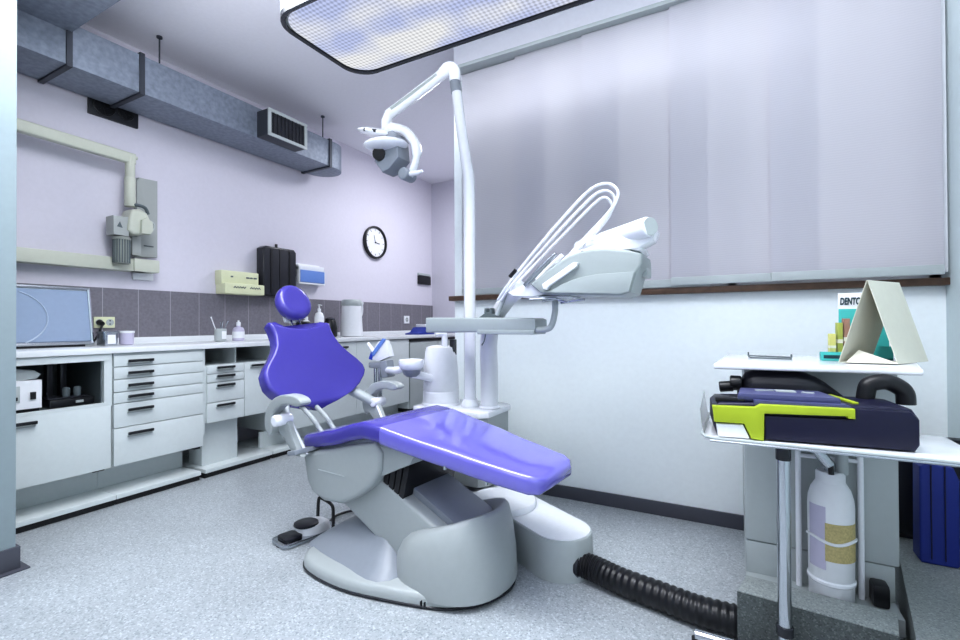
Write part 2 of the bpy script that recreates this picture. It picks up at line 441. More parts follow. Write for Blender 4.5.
# ------------------------------------------------------------------ wall x-ray
xr = thing('xray_unit', 'beige wall mounted dental x-ray with folded arms beside the partition', 'x-ray machine', (XW, 1.8, 1.4))
MB().prism([(1.745, 1.545), (1.88, 1.555), (1.88, 2.115), (1.76, 2.11), (1.745, 2.08)], XW, XW+.05, 'yz', .006).build('wall_plate', M['xplate'], xr)
MB().box(XW, XW+.10, .55, 1.80, 1.435, 1.52, .008).build('wall_bracket', M['beige'], xr)
MB().box(XW, XW+.115, 1.70, 1.862, 1.435, 1.525, .008).build('bracket_end', M['beige'], xr)
XA = XW+.13
m = MB(); m.rings([[(XA+a, y, zc+b_) for a, b_ in rrect(.026, .036, .01, 3)] for y, zc in ((.45, 2.235), (1.69, 2.2))]); m.build('upper_arm', M['beige'], xr)
MB().cyl((XA, 1.665, 2.06), (XA, 1.665, 2.22), .029, bev=.008).cyl((XA, 1.695, 2.215), (XA, 1.708, 2.215), .012).build('elbow_joint', M['beige'], xr)
MB().cyl((XA, 1.665, 1.87), (XA, 1.665, 2.07), .033, bev=.006).build('lower_link', M['beige'], xr)
MB().tube(smooth_path([(XA, 1.67, 1.885), (XA+.04, 1.70, 1.882), (XA+.04, 1.74, 1.872), (XA+.03, 1.762, 1.835)], 5), .011).build('cable_bow', M['cabin'], xr)
hd = MB(); hd.prism([(1.625, 1.70), (1.635, 1.79), (1.652, 1.845), (1.70, 1.858), (1.745, 1.835), (1.765, 1.79), (1.765, 1.72), (1.745, 1.69), (1.66, 1.675)], XA-.075, XA+.06, 'yz', .02, 3)
hd = hd.build('xray_head', M['beige'], xr)
MB().prism([(1.55, 1.66), (1.548, 1.785), (1.64, 1.79), (1.64, 1.655)], XA-.06, XA+.045, 'yz', .008).build('side_housing', M['xplate'], hd)
MB().prism([(1.695, 1.685), (1.70, 1.78), (1.73, 1.80), (1.768, 1.775), (1.772, 1.715), (1.755, 1.688)], XA+.03, XA+.085, 'yz', .010).build('head_cap', M['beige'], hd)
MB().tube([(XA+.04, 1.775+.022*math.cos(R(a)), 1.755+.03*math.sin(R(a))) for a in range(-120, 121, 20)], .006, 8).build('grip', M['grey'], hd)
MB().prism([(1.568, 1.715), (1.585, 1.75), (1.60, 1.71)], XA+.044, XA+.048, 'yz').build('warning_mark', M['cabin'], hd)
cn = MB().cyl((XA, 1.615, 1.475), (XA, 1.615, 1.655), .046, bev=.004)
cn.cyl((XA, 1.615, 1.635), (XA, 1.615, 1.652), .053)
cn = cn.build('cone', M['beigedark'], xr)
rb = MB()
for k in range(20):
    a = 2*math.pi*k/20; rb.cyl((XA+.046*math.cos(a), 1.615+.046*math.sin(a), 1.48), (XA+.046*math.cos(a), 1.615+.046*math.sin(a), 1.635), .004, seg=6)
rb.build('cone_ribs', M['cabin'], cn)
MB().box(XW+.05, XW+.085, 1.70, 1.755, 1.55, 1.68, .004).build('support_block', M['xplate'], xr)
MB().box(XW+.05, XW+.056, 1.79, 1.85, 1.625, 1.632).build('plate_marking', M['cabin'], xr)
ws = MB().box(XW, XW+.02, 1.735, 1.868, 1.385, 1.437, .004).build('wall_switch', M['white']); tag(ws, 'small white switch box on wall under the x-ray bracket', 'switch')

# light switch on partition
t = thing('light_switch', 'pale light switch on the partition at the left edge', 'switch', (-2.752, .74, 1.25))
MB().box(-2.753, -2.744, .70, .765, 1.215, 1.30, .003).build('plate', M['white'], t); MB().box(-2.746, -2.740, .715, .75, 1.23, 1.285, .002).build('rocker', M['grey'], t)

# ------------------------------------------------------------------ worktop and cabinets
wt = thing('worktop', 'long white worktop running along the left wall', 'worktop', (-3.46, 2.8, .895))
MB().box(XW+.002, -3.185, .3, 5.45, .895, .93, .005).build('slab', M['top'], wt)
MB().box(XW+.013, XW+.035, .3, 5.45, .929, .975, .004).build('upstand', M['top'], wt)

def bar_handle(parent, x, y0, y1, z):
    m = MB().box(x+.016, x+.028, y0, y1, z-.007, z+.009, .002)
    h = m.build('handle', M['handle'], parent)
    MB().box(x-.001, x+.020, y0+.004, y0+.014, z-.012, z+.004).box(x-.001, x+.020, y1-.014, y1-.004, z-.012, z+.004).box(x, x+.006, y0, y1, z-.022, z-.012).build('handle_mount', M['grey'], h)
    return h
XF = -3.2
def carcass(t, y0, y1, z0, z1, back=None):
    return MB().box(XW+.01, XF-.021, y0, y1, z0, z1, .002).build('carcass', M['cab'], t)
def plinth(t, y0, y1, xback=-3.42, zt=.22):
    MB().box(XW+.02, XF-.012, y0+.002, y1-.002, .001, .035).build('kick', M['darkgap'], t)
    MB().box(XW+.02, XF+.004, y0, y1, .035, .062, .003).build('base_plate', M['cab'], t)
    MB().box(xback-.02, xback, y0, y1, .06, zt).build('back_panel', M['cab'], t)

# A: door with open niche
t = thing('base_cabinet', 'white cabinet with an open niche above a flap door, beside the partition', 'cabinet', (-3.46, .97, 0))
m = MB().box(XW+.01, XF-.021, .58, 1.375, .228, .60).box(XW+.01, XF-.002, 1.342, 1.38, .59, .893).box(XW+.01, XF-.002, .56, .59, .59, .893)
m.build('carcass', M['cab'], t)
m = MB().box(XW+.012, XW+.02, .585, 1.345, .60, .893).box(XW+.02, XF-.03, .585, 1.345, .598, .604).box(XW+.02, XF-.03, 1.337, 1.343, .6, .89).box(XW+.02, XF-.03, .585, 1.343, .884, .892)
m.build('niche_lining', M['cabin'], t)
MB().box(XF-.03, XF+.002, .565, 1.378, .855, .893).box(XF-.02, XF, .59, 1.345, .592, .612).build('niche_trim', M['cab'], t)
d = MB().box(XF-.02, XF, .585, 1.376, .228, .592, .003).build('door', M['cab'], t)
bar_handle(d, XF, .86, 1.04, .558)
plinth(t, .58, 1.40)
MB().box(XF-.02, XF-.004, 1.29, 1.345, .222, .229).build('door_catch', M['handle'], t)

# B: six drawers
t = thing('drawer_cabinet', 'white cabinet of six full width drawers beneath the worktop', 'cabinet', (-3.46, 1.65, 0))
carcass(t, 1.388, 1.918, .228, .893)
MB().box(XF-.021, XF, 1.388, 1.918, .882, .893).build('top_rail', M['cabedge'], t)
zs = [.882, .813, .739, .663, .596, .451, .228]; hz = [.845, .774, .700, .633, .553, .411]
for i in range(6):
    d = MB().box(XF-.02, XF, 1.39, 1.916, zs[i+1]+.002, zs[i]-.002, .003).build('drawer', M['cab'], t)
    bar_handle(d, XF, 1.457, 1.594, hz[i])
plinth(t, 1.402, 1.90)
MB().box(XF-.05, XF-.01, 1.86, 1.90, .215, .228).build('bracket', M['handle'], t)

# C: hanging drawers with open shelf
t = thing('hanging_cabinet', 'white hanging drawer cabinet with an open shelf gap, left of the chair back', 'cabinet', (-3.46, 2.2, 0))
carcass(t, 1.94, 2.50, .376, .775)
MB().box(XW+.01, XF-.02, 1.92, 1.94, .30, .893).box(XW+.01, XF-.10, 2.215, 2.225, .775, .893).build('side_panel', M['cab'], t)
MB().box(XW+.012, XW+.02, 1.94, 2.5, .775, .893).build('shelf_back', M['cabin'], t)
for c0, c1 in ((1.945, 2.222),):
    zs = [.772, .70, .60, .515, .376]; hz = [.760, .698, .628, .492]
    zs = [.772, .725, .66, .51, .376] if False else [.772, .715, .655, .515, .376]
    hz = [.758, .698, .632, .493]
    for i in range(4):
        d = MB().box(XF-.02, XF, c0, c1, zs[i+1]+.002, zs[i]-.002, .003).build('drawer', M['cab'], t)
        bar_handle(d, XF, c0+.06, c0+.19, hz[i])
d = MB().box(XF-.02, XF, 2.226, 2.498, .378, .770, .003).build('door', M['cab'], t)
bar_handle(d, XF, 2.27, 2.40, .752)
MB().box(XW+.02, XF-.012, 1.93, 2.45, .001, .035).build('kick', M['darkgap'], t)
MB().box(XW+.02, XF+.004, 1.93, 2.46, .035, .062, .003).build('base_plate', M['cab'], t)
MB().box(-3.46, -3.30, 1.965, 2.235, .06, .376, .003).build('pedestal', M['cab'], t)
MB().box(XW+.03, XW+.05, 1.94, 2.46, .06, .376).build('back_panel', M['cabedge'], t)

# D: two doors behind chair
t = thing('door_cabinet', 'white two door cabinet below the worktop behind the chair', 'cabinet', (-3.46, 3.4, 0))
carcass(t, 2.52, 4.235, .19, .893)
for y0, y1 in ((2.522, 3.40), (3.404, 4.232)):
    d = MB().box(XF-.02, XF, y0, y1, .19, .888, .003).build('door', M['cab'], t)
    if y0 < 3: bar_handle(d, XF, 3.06, 3.27, .845)
    else: MB().cyl((XF, 3.83, .855), (XF+.03, 3.83, .855), .014).build('knob', M['handle'], d)
plinth(t, 2.47, 4.235, -3.36, .19)
# E: far cabinet
t = thing('end_cabinet', 'pale grey cabinet under the far end of the worktop behind the white column', 'cabinet', (-3.46, 4.8, 0))
carcass(t, 4.25, 5.40, .10, .86)
MB().box(XF-.02, XF, 4.255, 4.82, .10, .85, .003).build('door', M['grey'], t)
MB().box(XF-.02, XF, 4.83, 5.40, .10, .85, .003).build('door', M['grey'], t)
MB().box(XF-.012, XF+.006, 4.25, 5.4, .862, .885).build('recess', M['darkgap'], t)  # solid dark strip painted in for the shade of the open slot
MB().box(XW+.02, XF-.04, 4.25, 5.4, 0, .10).build('kick', M['darkgap'], t)

# ------------------------------------------------------------------ things in and on the cabinets
ZT = .9306
# amalgam mixer in niche
t = thing('mixer', 'white boxy mixing machine with a grey flap lid in the open niche', 'appliance', (-3.32, .99, .606))
b = MB(); b.prism([(.80, .622), (1.08, .622), (1.08, .77), (.80, .785)], -3.42, -3.24, 'yz', .008); b.build('body', M['cream'] if False else M['white'], t)
MB().prism([(.80, .785), (.86, .812), (.97, .838), (1.05, .822), (1.076, .80), (1.06, .778), (1.0, .773)], -3.41, -3.245, 'yz', .006).build('lid', M['grey'], t)
MB().box(-3.24, -3.236, .90, .99, .662, .745, .001).build('control_panel', M['grey'], t)
MB().box(-3.238, -3.232, .945, .96, .702, .728).box(-3.238, -3.232, .962, .98, .672, .69).build('switches', M['black'], t)
MB().box(-3.239, -3.232, 1.03, 1.052, .672, .71).build('socket', M['black'], t)
MB().box(-3.41, -3.25, .81, 1.07, .604, .624).build('feet', M['black'], t)
# black device in niche
t = thing('cutting_machine', 'black low machine with small glass jars in the niche corner', 'appliance', (-3.40, 1.21, .606))
MB().box(-3.50, -3.27, 1.12, 1.325, .604, .65, .012).build('base', M['black'], t)
MB().box(-3.48, -3.29, 1.12, 1.30, .65, .658, .003).build('tray', M['smoke'], t)
MB().box(-3.47, -3.42, 1.16, 1.19, .65, .87, .004).box(-3.47, -3.42, 1.22, 1.25, .65, .87, .004).build('rails', M['smoke'], t)
for y in (1.21, 1.26):
    MB().lathe([(.016, .658), (.018, .675), (.018, .70), (.013, .71)], (-3.32, y, 0), 16).build('jar', M['cabin'], t)
MB().box(-3.272, -3.266, 1.235, 1.27, .622, .636).build('badge', M['grey'], t)
# glossy panel
t = thing('screen', 'wide pale blue glossy screen in a silver frame at the left worktop end', 'screen', (-3.6, 1.1, ZT))
XS = -3.53
def pl(y, z): return (XS - (z-ZT)*.12, y, z)
m = MB(); m.rings([[pl(.75, ZT+.008), pl(1.425, ZT+.008), pl(1.418, 1.295), pl(.75, 1.295)], [(p[0]-.10, p[1], p[2]) for p in (pl(.75, ZT+.008), pl(1.425, ZT+.008), pl(1.418, 1.295), pl(.75, 1.295))]]); m.build('housing', M['grey'], t)
m = MB(); m.rings([[(p[0]+e, p[1], p[2]) for p in (pl(.77, ZT+.035), pl(1.412, ZT+.035), pl(1.405, 1.275), pl(.77, 1.275))] for e in (-.004, .004)]); m.build('glass_front', M['glass'], t)
def strip(a, b_, r): return MB().tube([a, b_], r, 8)
fr = MB().tube([pl(.75, ZT+.022), pl(1.42, ZT+.022)], .013, 8).tube([pl(.75, 1.288), pl(1.412, 1.288)], .011, 8).tube([pl(1.418, ZT+.02), pl(1.411, 1.288)], .010, 8)
fr.build('frame', M['steel'], t)
MB().box(-3.70, -3.53, .78, 1.38, ZT, ZT+.01).build('foot', M['black'], t)
# a faint arc: reflection in the glass, painted as a thin pale tube
arc = [(pl(0, z)[0]+.005, y, z) for y, z in [(1.0+.205*math.cos(R(a)), 1.105+.165*math.sin(R(a))) for a in range(-60, 75, 9)]]
MB().tube(arc, .004, 6).build('arc_reflection', M['arc'], t)

def outlet(y, z, w, h, label, plug=False):
    t = thing('power_outlet', label, 'outlet', (XW+.012, y, z))
    MB().box(XW+.011, XW+.022, y-w/2, y+w/2, z-h/2, z+h/2, .003).build('plate', M['cream'] if plug else M['white'], t)
    for k in ((-.25, .25) if plug else (0,)):
        MB().cyl((XW+.02, y+k*w, z), (XW+.024, y+k*w, z), h*.3, seg=16).build('socket', M['grey'], t)
        MB().box(XW+.0235, XW+.025, y+k*w-.004, y+k*w+.004, z-h*.2, z-h*.1).box(XW+.0235, XW+.025, y+k*w-.004, y+k*w+.004, z+h*.1, z+h*.2).build('hole', M['black'], t)
    return t
outlet(1.565, 1.08, .12, .075, 'cream double wall outlet with a black plug beside the blue screen', True)
outlet(4.89, 1.115, .11, .10, 'single white wall outlet near the far end of the tiles')
t = thing('plug', 'black plug with cord hanging from the cream wall outlet', 'plug', (XW+.03, 1.535, 1.07))
MB().cyl((XW+.0255, 1.535, 1.08), (XW+.065, 1.535, 1.07), .02, .014, 14).build('plug_body', M['black'], t)
MB().tube(smooth_path([(XW+.06, 1.535, 1.07), (XW+.08, 1.52, 1.04), (XW+.07, 1.50, .98), (XW+.07, 1.47, .94)], 6), .007, 8).build('cord', M['black'], t)

def counter_item(name, label, cat, x, y, prof, m, seg=22, extra=None, group=None):
    t = thing(name, label, cat, (x, y, ZT), group=group)
    MB().lathe(prof, (x, y, ZT), seg).build('body', m, t)
    return t
# tin box and cup
t = thing('tin_box', 'small silver tin box beside the white cup on the worktop', 'tin', (-3.52, 1.49, ZT))
MB().box(-3.57, -3.46, 1.455, 1.525, ZT, ZT+.082, .004).build('body', M['steel'], t); MB().box(-3.574, -3.456, 1.451, 1.529, ZT+.076, ZT+.092, .003).build('lid', M['steel'], t)
MB().box(-3.461, -3.4585, 1.468, 1.512, ZT+.012, ZT+.07).build('tin_label', M['white'], t)
t = counter_item('cup', 'plain white cup beside the silver tin on the worktop', 'cup', -3.52, 1.60, [(.030, 0), (.038, .004), (.042, .08), (.042, .09), (.036, .09), (.033, .02)], M['label'])
MB().lathe([(.043, .078), (.044, .084), (.043, .092), (.0, .094)], (-3.52, 1.60, ZT)).build('rim', M['white'], t)
# instrument jar
XJ = -3.5
t = counter_item('instrument_jar', 'grey jar holding dental instruments on the worktop', 'jar', XJ, 2.23, [(.035, 0), (.042, .005), (.043, .09), (.041, .10), (.036, .10), (.035, .02)], M['grey'])
MB().box(XJ+.040, XJ+.0445, 2.215, 2.25, ZT+.02, ZT+.08, .001).build('jar_label', M['white'], t)
for i, (dx, dy, h) in enumerate(((0, -.075, .19), (.01, -.01, .15), (-.01, .03, .155), (.012, .05, .16))):
    o = MB().tube(smooth_path([(XJ, 2.23+dy*.15, ZT+.026), (XJ+dx, 2.23+dy*.6, ZT+.11), (XJ+dx*1.5, 2.23+dy, ZT+h)], 4), [.004]*8+[.007], 8)
    o = o.build('dental_instrument', M['white'] if i == 0 else M['steel'])
    tag(o, ['white handled instrument leaning left in the grey jar', 'short steel instrument standing in the middle of the grey jar', 'steel instrument right of centre in the grey jar', 'steel instrument leaning right in the grey jar'][i], 'instrument', 'instruments in the grey jar')
t = counter_item('spray_bottle', 'small white labelled bottle beside the instrument jar', 'bottle', XJ, 2.38, [(.038, 0), (.044, .006), (.044, .085), (.036, .105), (.016, .112), (.014, .125)], M['label'])
MB().lathe([(.016, .12), (.017, .15), (.008, .152), (.007, .165)], (XJ, 2.38, ZT)).build('cap', M['white'], t)
MB().cyl((XJ, 2.38, ZT+.022), (XJ, 2.38, ZT+.075), .0447, seg=22).build('bottle_label', M['white'], t)
# pump bottles behind headrest
for i, (y, h, lab) in enumerate(((3.06, .02, 'white pump bottle just behind the purple headrest edge'), (3.215, .10, 'taller white pump bottle right of the purple headrest'))):
    X = -3.5
    t = counter_item('pump_bottle', lab, 'bottle', X, y, [(.038, 0), (.045, .008), (.045, .10+h), (.034, .135+h), (.015, .15+h), (.014, .165+h)], M['white'], group='pump bottles by the headrest')
    MB().lathe([(.017, .16+h), (.017, .18+h), (.006, .182+h), (.006, .21+h), (.012, .212+h), (.012, .222+h)], (X, y, ZT)).build('pump', M['white'], t)
    MB().tube([(X, y, ZT+.217+h), (X+.045, y-.01, ZT+.21+h)], .005, 8).build('spout', M['white'], t)
# black thing beside kettle
t = thing('coffee_jug', 'black squat jug tucked between the pump bottle and white flask', 'jug', (-3.56, 3.40, ZT))
MB().lathe([(.060, 0), (.070, .01), (.072, .09), (.058, .15), (.045, .175)], (-3.56, 3.41, ZT)).build('body', M['black'], t)
MB().lathe([(.047, .173), (.048, .185), (.02, .197), (.0, .199)], (-3.56, 3.41, ZT)).build('lid', M['smoke'], t)
# flask / hot water dispenser
XK, YK = -3.5, 3.65
t = thing('hot_water_flask', 'tall white hot water flask standing on the worktop by the tiles', 'flask', (XK, YK, ZT))
MB().lathe([(.100, 0), (.114, .008), (.115, .02), (.108, .15), (.101, .30), (.099, .325)], (XK, YK, ZT), 32).build('body', M['white'], t)
MB().lathe([(.100, .32), (.106, .33), (.104, .368), (.09, .384), (.0, .388)], (XK, YK, ZT), 32).build('lid', M['grey'], t)
MB().obox((XK+.06, YK+.06, ZT+.345), (.07, .05, .04), (0, R(10), R(45)), .008).build('spout', M['white'], t)
MB().tube(smooth_path([(XK+.01, YK+.09, ZT+.35), (XK+.02, YK+.135, ZT+.33), (XK+.02, YK+.13, ZT+.23), (XK+.01, YK+.10, ZT+.20)], 5), .010, 8).build('handle', M['white'], t)
MB().box(XK+.104, XK+.108, YK-.01, YK+.04, ZT+.02, ZT+.03).build('badge', M['grey'], t)
# blue box at end
t = thing('blue_box', 'dark blue open box at the far end of the worktop', 'box', (-3.42, 4.78, ZT))
MB().prism([(4.58, ZT), (4.92, ZT), (4.92, ZT+.09), (4.74, ZT+.085), (4.68, ZT+.03), (4.58, ZT+.012)], -3.52, -3.32, 'yz', .004).build('body', M['bluebag'], t)
MB().box(-3.49, -3.35, 4.76, 4.90, ZT+.088, ZT+.125, .006).build('tissue', M['white'], t)

# wall dispensers
t = thing('glove_dispenser', 'cream glove box dispenser on the wall above the tiles', 'dispenser', (XW, 2.56, 1.32))
MB().box(XW, XW+.09, 2.34, 2.68, 1.39, 1.51, .008).build('upper_box', M['cream'], t)
MB().box(XW, XW+.13, 2.345, 2.71, 1.315, 1.405, .010).build('lower_box', M['cream'], t)
m = MB()
for k, (y, w) in enumerate(((2.42, .02), (2.56, .03), (2.595, .025), (2.63, .03))): m.box(XW+.089, XW+.092, y, y+w, 1.455, 1.455+.012)
m.build('upper_print', M['cabin'], t)
def squiggle(y0, n): return [(XW+.131, y0+.012*k, 1.372+(.007 if k % 2 else -.006)) for k in range(n)]
MB().tube(squiggle(2.42, 10), .004, 6).build('lower_print', M['cabin'], t)
MB().tube(squiggle(2.57, 9), .004, 6).build('lower_print', M['cabin'], t)
t = thing('towel_dispenser', 'dark smoked paper towel dispenser on wall above the headrest', 'dispenser', (XW, 2.95, 1.32))
MB().prism([(2.72, 1.32), (2.72, 1.745), (2.75, 1.765), (3.05, 1.765), (3.075, 1.74), (3.075, 1.32)], XW, XW+.10, 'yz', .015, 3).build('cover', M['smoke'], t)
MB().box(XW+.098, XW+.104, 2.885, 2.895, 1.33, 1.75).build('rib', M['black'], t)
MB().box(XW+.098, XW+.106, 2.79, 2.81, 1.34, 1.74).box(XW+.098, XW+.106, 2.99, 3.01, 1.34, 1.74).build('groove_bars', M['black'], t)
MB().cyl((XW+.05, 2.89, 1.76), (XW+.05, 2.89, 1.80), .012).build('lock', M['black'], t)
MB().box(XW, XW+.06, 3.07, 3.11, 1.52, 1.64, .008).build('side_latch', M['black'], t)
t = thing('glove_box_holder', 'white holder with a blue glove box on the wall right of the dark dispenser', 'dispenser', (XW, 3.36, 1.45))
MB().box(XW, XW+.09, 3.12, 3.44, 1.455, 1.470, .003).box(XW, XW+.01, 3.12, 3.44, 1.47, 1.66, .002).box(XW, XW+.09, 3.12, 3.128, 1.47, 1.62, .002).box(XW, XW+.09, 3.432, 3.44, 1.47, 1.60, .002).build('holder', M['white'], t)
MB().box(XW+.012, XW+.094, 3.13, 3.43, 1.472, 1.59, .004).build('glove_box', M['bluepale'], t)
MB().box(XW+.0, XW+.075, 3.12, 3.44, 1.592, 1.64, .004).build('holder_rim', M['white'], t)
# clock
YK2, ZK2 = 4.285, 2.03
t = thing('wall_clock', 'round white wall clock with a black rim above the worktop', 'clock', (XW, YK2, ZK2))
def diskprof(r): return r
m = MB()
ring = [Vector((0, r_*1, z_)) for r_, z_ in ()]
prof = [(.150, 0), (.192, 0), (.195, .02), (.19, .04), (.178, .045), (.170, .03), (.166, .012)]
xf = Matrix.Translation((XW, YK2, ZK2)) @ Matrix.Rotation(R(90), 4, 'Y')
m.lathe(prof, (0, 0, 0), 40, xf).build('rim', M['black'], t)
MB().cyl((XW+.001, YK2, ZK2), (XW+.018, YK2, ZK2), .172, seg=40).build('face', M['clockface'], t)
m = MB()
for k in range(12):
    a = k*math.pi/6; m.obox((XW+.0185, YK2+.145*math.sin(a), ZK2+.145*math.cos(a)), (.002, .006, .022), (-a, 0, 0))
m.build('hour_marks', M['cabin'], t)
MB().obox((XW+.021, YK2+.035, ZK2-.004), (.003, .08, .009), (R(-6), 0, 0)).build('hour_hand', M['black'], t)
MB().obox((XW+.0225, YK2-.012, ZK2+.04), (.002, .006, .09), (R(15), 0, 0)).build('minute_hand', M['cabin'], t)
MB().cyl((XW+.018, YK2, ZK2), (XW+.026, YK2, ZK2), .009).build('hub', M['black'], t)
# black wall box
t = thing('thermostat', 'small black wall panel near the far corner below the clock', 'thermostat', (XW, 5.3, 1.6))
MB().box(XW, XW+.03, 5.15, 5.43, 1.60, 1.715, .006).build('body', M['black'], t); MB().box(XW, XW+.025, 5.15, 5.43, 1.722, 1.752, .004).build('top_cover', M['grey'], t)

# ------------------------------------------------------------------ ceiling lamp
ZL = 2.45
t = thing('ceiling_lamp', 'large rounded ceiling lamp with a glowing prismatic lens over the chair', 'ceiling lamp', (-1.05, 1.715, ZL))
lx0, lx1, ly0, ly1 = -1.845, -.20, 1.42, 1.99
cxl, cyl_ = (lx0+lx1)/2, (ly0+ly1)/2; hw, hh = (lx1-lx0)/2, (ly1-ly0)/2
def lring(s_, z, dr=0): return [(cxl+a, cyl_+b_, z) for a, b_ in rrect(hw+s_, hh+s_, .13+dr, 8)]
MB().rings([lring(0, ZL+.02), lring(.012, ZL+.03), lring(.012, ZL+.16), lring(-.03, ZL+.19), lring(-.04, ZL+.19)], True, True).build('housing', M['grey'], t)
MB().rings([lring(-.004, ZL+.012), lring(-.004, ZL), lring(.004, ZL-.002), lring(.012, ZL+.004), lring(.012, ZL+.03), lring(-.014, ZL+.03)], False, False).build('rim', M['smoke'], t)
m = MB(); m.rings([lring(-.012, ZL+.012), lring(-.03, ZL+.006), lring(-.08, ZL+.003)], False, True); m.build('lens', M['lens'], t)
for x in (-1.5, -.5): MB().cyl((x, cyl_, ZL+.18), (x, cyl_, ZC), .012).build('suspension_rod', M['steel'], t)

# ------------------------------------------------------------------ dental chair (local frame: x towards the foot end, y across, origin under the seat crease)
CO, CYAW = (-1.32, 1.71, 0), -6
ch = thing('dental_chair', 'reclined dental chair with purple vinyl cushions on a grey pedestal', 'dental chair', CO, CYAW)
def interp(tab, x):
    for (a, va), (b_, vb) in zip(tab, tab[1:]):
        if x <= b_:
            t_ = max(0, min(1, (x-a)/(b_-a))); t_ = t_*t_*(3-2*t_)*.35+t_*.65
            return [p+(q-p)*t_ for p, q in zip(va, vb)] if isinstance(va, tuple) else va+(vb-va)*t_
    return tab[-1][1]
# seat and leg cushion: u, half width, centre z, thickness
ST = [(-.475, (.16, .506, .03)), (-.46, (.205, .508, .056)), (-.42, (.225, .512, .064)), (-.22, (.240, .556, .070)), (-.06, (.251, .606, .072)),
      (.0, (.252, .620, .072)), (.06, (.250, .616, .072)), (.30, (.222, .574, .070)), (.60, (.180, .524, .068)), (.72, (.160, .506, .066)), (.752, (.140, .501, .055)), (.765, (.105, .499, .028))]
def cushion_rings(us, tab, grow=0):
    out = []
    for u in us:
        w, zc, th = interp(tab, u)
        out.append([(u, a, zc+b_) for a, b_ in rrect(w+grow, th/2+grow, min(.022, th/2), 5)])
    return out
us = [-.475, -.468, -.46, -.44, -.42, -.36, -.28, -.22, -.16, -.11, -.07, -.035, 0, .035, .07, .12, .2, .3, .4, .5, .6, .68, .72, .74, .752, .76, .765]
seat = MB().rings(cushion_rings(us, ST)).build('seat_cushion', M['purple'], ch, local=True, angle=60)
us2 = [.10, .12, .2, .3, .4, .5, .6, .68, .72, .74, .752, .76, .767]
cov = MB().rings(cushion_rings(us2, ST, .003), False, True).build('foot_cover', M['cover'], seat, local=True, label='glossy cover over the foot end, reflection painted in as paler purple', angle=60)
MB().tube([(.40, -.205, .518), (.40, -.205, .533)], .006, 8).tube([(.55, -.15, .50), (.55, -.15, .475)], .006, 8).build('cover_snap', M['steel'], seat, local=True)
# frame under cushion
fr = MB()
fr.rings([[(u, a, interp(ST, u)[1]-.036+b_-.012) for a, b_ in rrect(interp(ST, u)[0]*.82, .014, .006, 3)] for u in (-.44, -.3, -.2, -.06, .02, .10, .22)])
fr.build('seat_frame', M['chairdark'], ch, local=True)
# boxy shroud under the seat
sh = [(-.44, .455), (-.425, .40), (-.41, .335), (-.37, .285), (-.29, .262), (-.16, .275), (-.06, .325), (.02, .385), (.07, .455), (.075, .53), (.04, .575), (-.06, .553), (-.22, .510), (-.40, .468)]
shr = MB().prism(sh, -.225, .225, 'xz', .022, 3).build('seat_shroud', M['chairgrey'], ch, local=True)
MB().box(-.32, -.14, -.2275, -.224, .398, .402).build('shroud_seam', M['grey'], shr, local=True)
MB().prism([(.05, .575), (.24, .540), (.22, .505), (.06, .43)], -.20, .20, 'xz', .006).build('front_panel', M['chairgrey'], ch, local=True)
# dark bellows under the front panel
bl = MB()
for k in range(4):
    bl.prism([(.03+.03*k, .33+.0*k), (.06+.03*k, .33), (.075+.04*k, .47+.014*k), (.045+.04*k, .46+.014*k)], -.17, .17, 'xz', .004)
bl.build('bellows', M['black'], ch, local=True)
# sloping lift arm
MB().prism([(-.33, .265), (-.10, .375), (.03, .405), (.46, .215), (.42, .06), (.14, .085), (-.20, .245)], -.175, .165, 'xz', .018, 3).build('lift_arm', M['chairgrey'], ch, local=True)
MB().prism([(.02, .408), (.10, .405), (.46, .245), (.46, .18), (.02, .38)], -.115, .12, 'xz', .006).build('arm_trough', M['chairdark'], ch, local=True)
# pedestal dome
def ell(cu, cv, ru, rv, z, tu=0, p=2.3, n=48):
    o = []
    for k in range(n):
        a = 2*math.pi*k/n; c_, s_ = math.cos(a), math.sin(a)
        x = ru*math.copysign(abs(c_)**(2/p), c_); y = rv*math.copysign(abs(s_)**(2/p), s_)
        o.append((cu+x, cv+y, z+tu*x))
    return o
dm = MB(); DU = .305
def domez(r): return [(x, y, z-.035*math.exp(-((y+.0)/.10)**2)*(1 if x < DU+.12 else .4)) for x, y, z in r]
dm.rings([ell(DU, -.01, .245, .235, .03), ell(DU, -.01, .245, .235, .06), ell(DU+.002, -.01, .238, .230, .14, .05), ell(DU+.010, -.01, .215, .220, .215, .18), ell(DU+.02, -.01, .19, .20, .262, .30), domez(ell(DU+.024, -.01, .175, .183, .278, .36)), domez(ell(DU+.024, -.01, .160, .166, .280, .36)), domez(ell(DU+.02, -.01, .145, .15, .262, .30)), ell(DU+.01, .005, .11, .11, .215, .1)])
dm.build('pedestal', M['chairgrey'], ch, local=True, angle=60)
# base plate and rear cowl
c6, s6 = math.cos(R(CYAW)), math.sin(R(CYAW))
def tol(x, y): dx, dy = x-CO[0], y-CO[1]; return (dx*c6+dy*s6, -dx*s6+dy*c6)
bp = [(-1.705, 1.52), (-1.66, 1.43), (-1.554, 1.386), (-1.375, 1.366), (-1.191, 1.388), (-.961, 1.442), (-.846, 1.522), (-.790, 1.623), (-.780, 1.72), (-.825, 1.81), (-.95, 1.885), (-1.15, 1.925), (-1.4, 1.925), (-1.6, 1.88), (-1.70, 1.75)]
out = [tol(x, y) for x, y in bp]
loop = [(p.x, p.y) for p in smooth_loop([(a, b_, 0) for a, b_ in out], 5)]
def bring(s_, z, cu=.02, cv=-.03): return [(cu+(a-cu)*s_, cv+(b_-cv)*s_, z) for a, b_ in loop]
MB().rings([bring(.985, .001), bring(1, .006), bring(1, .012), bring(.985, .016)]).build('floor_rim', M['smoke'], ch, local=True)
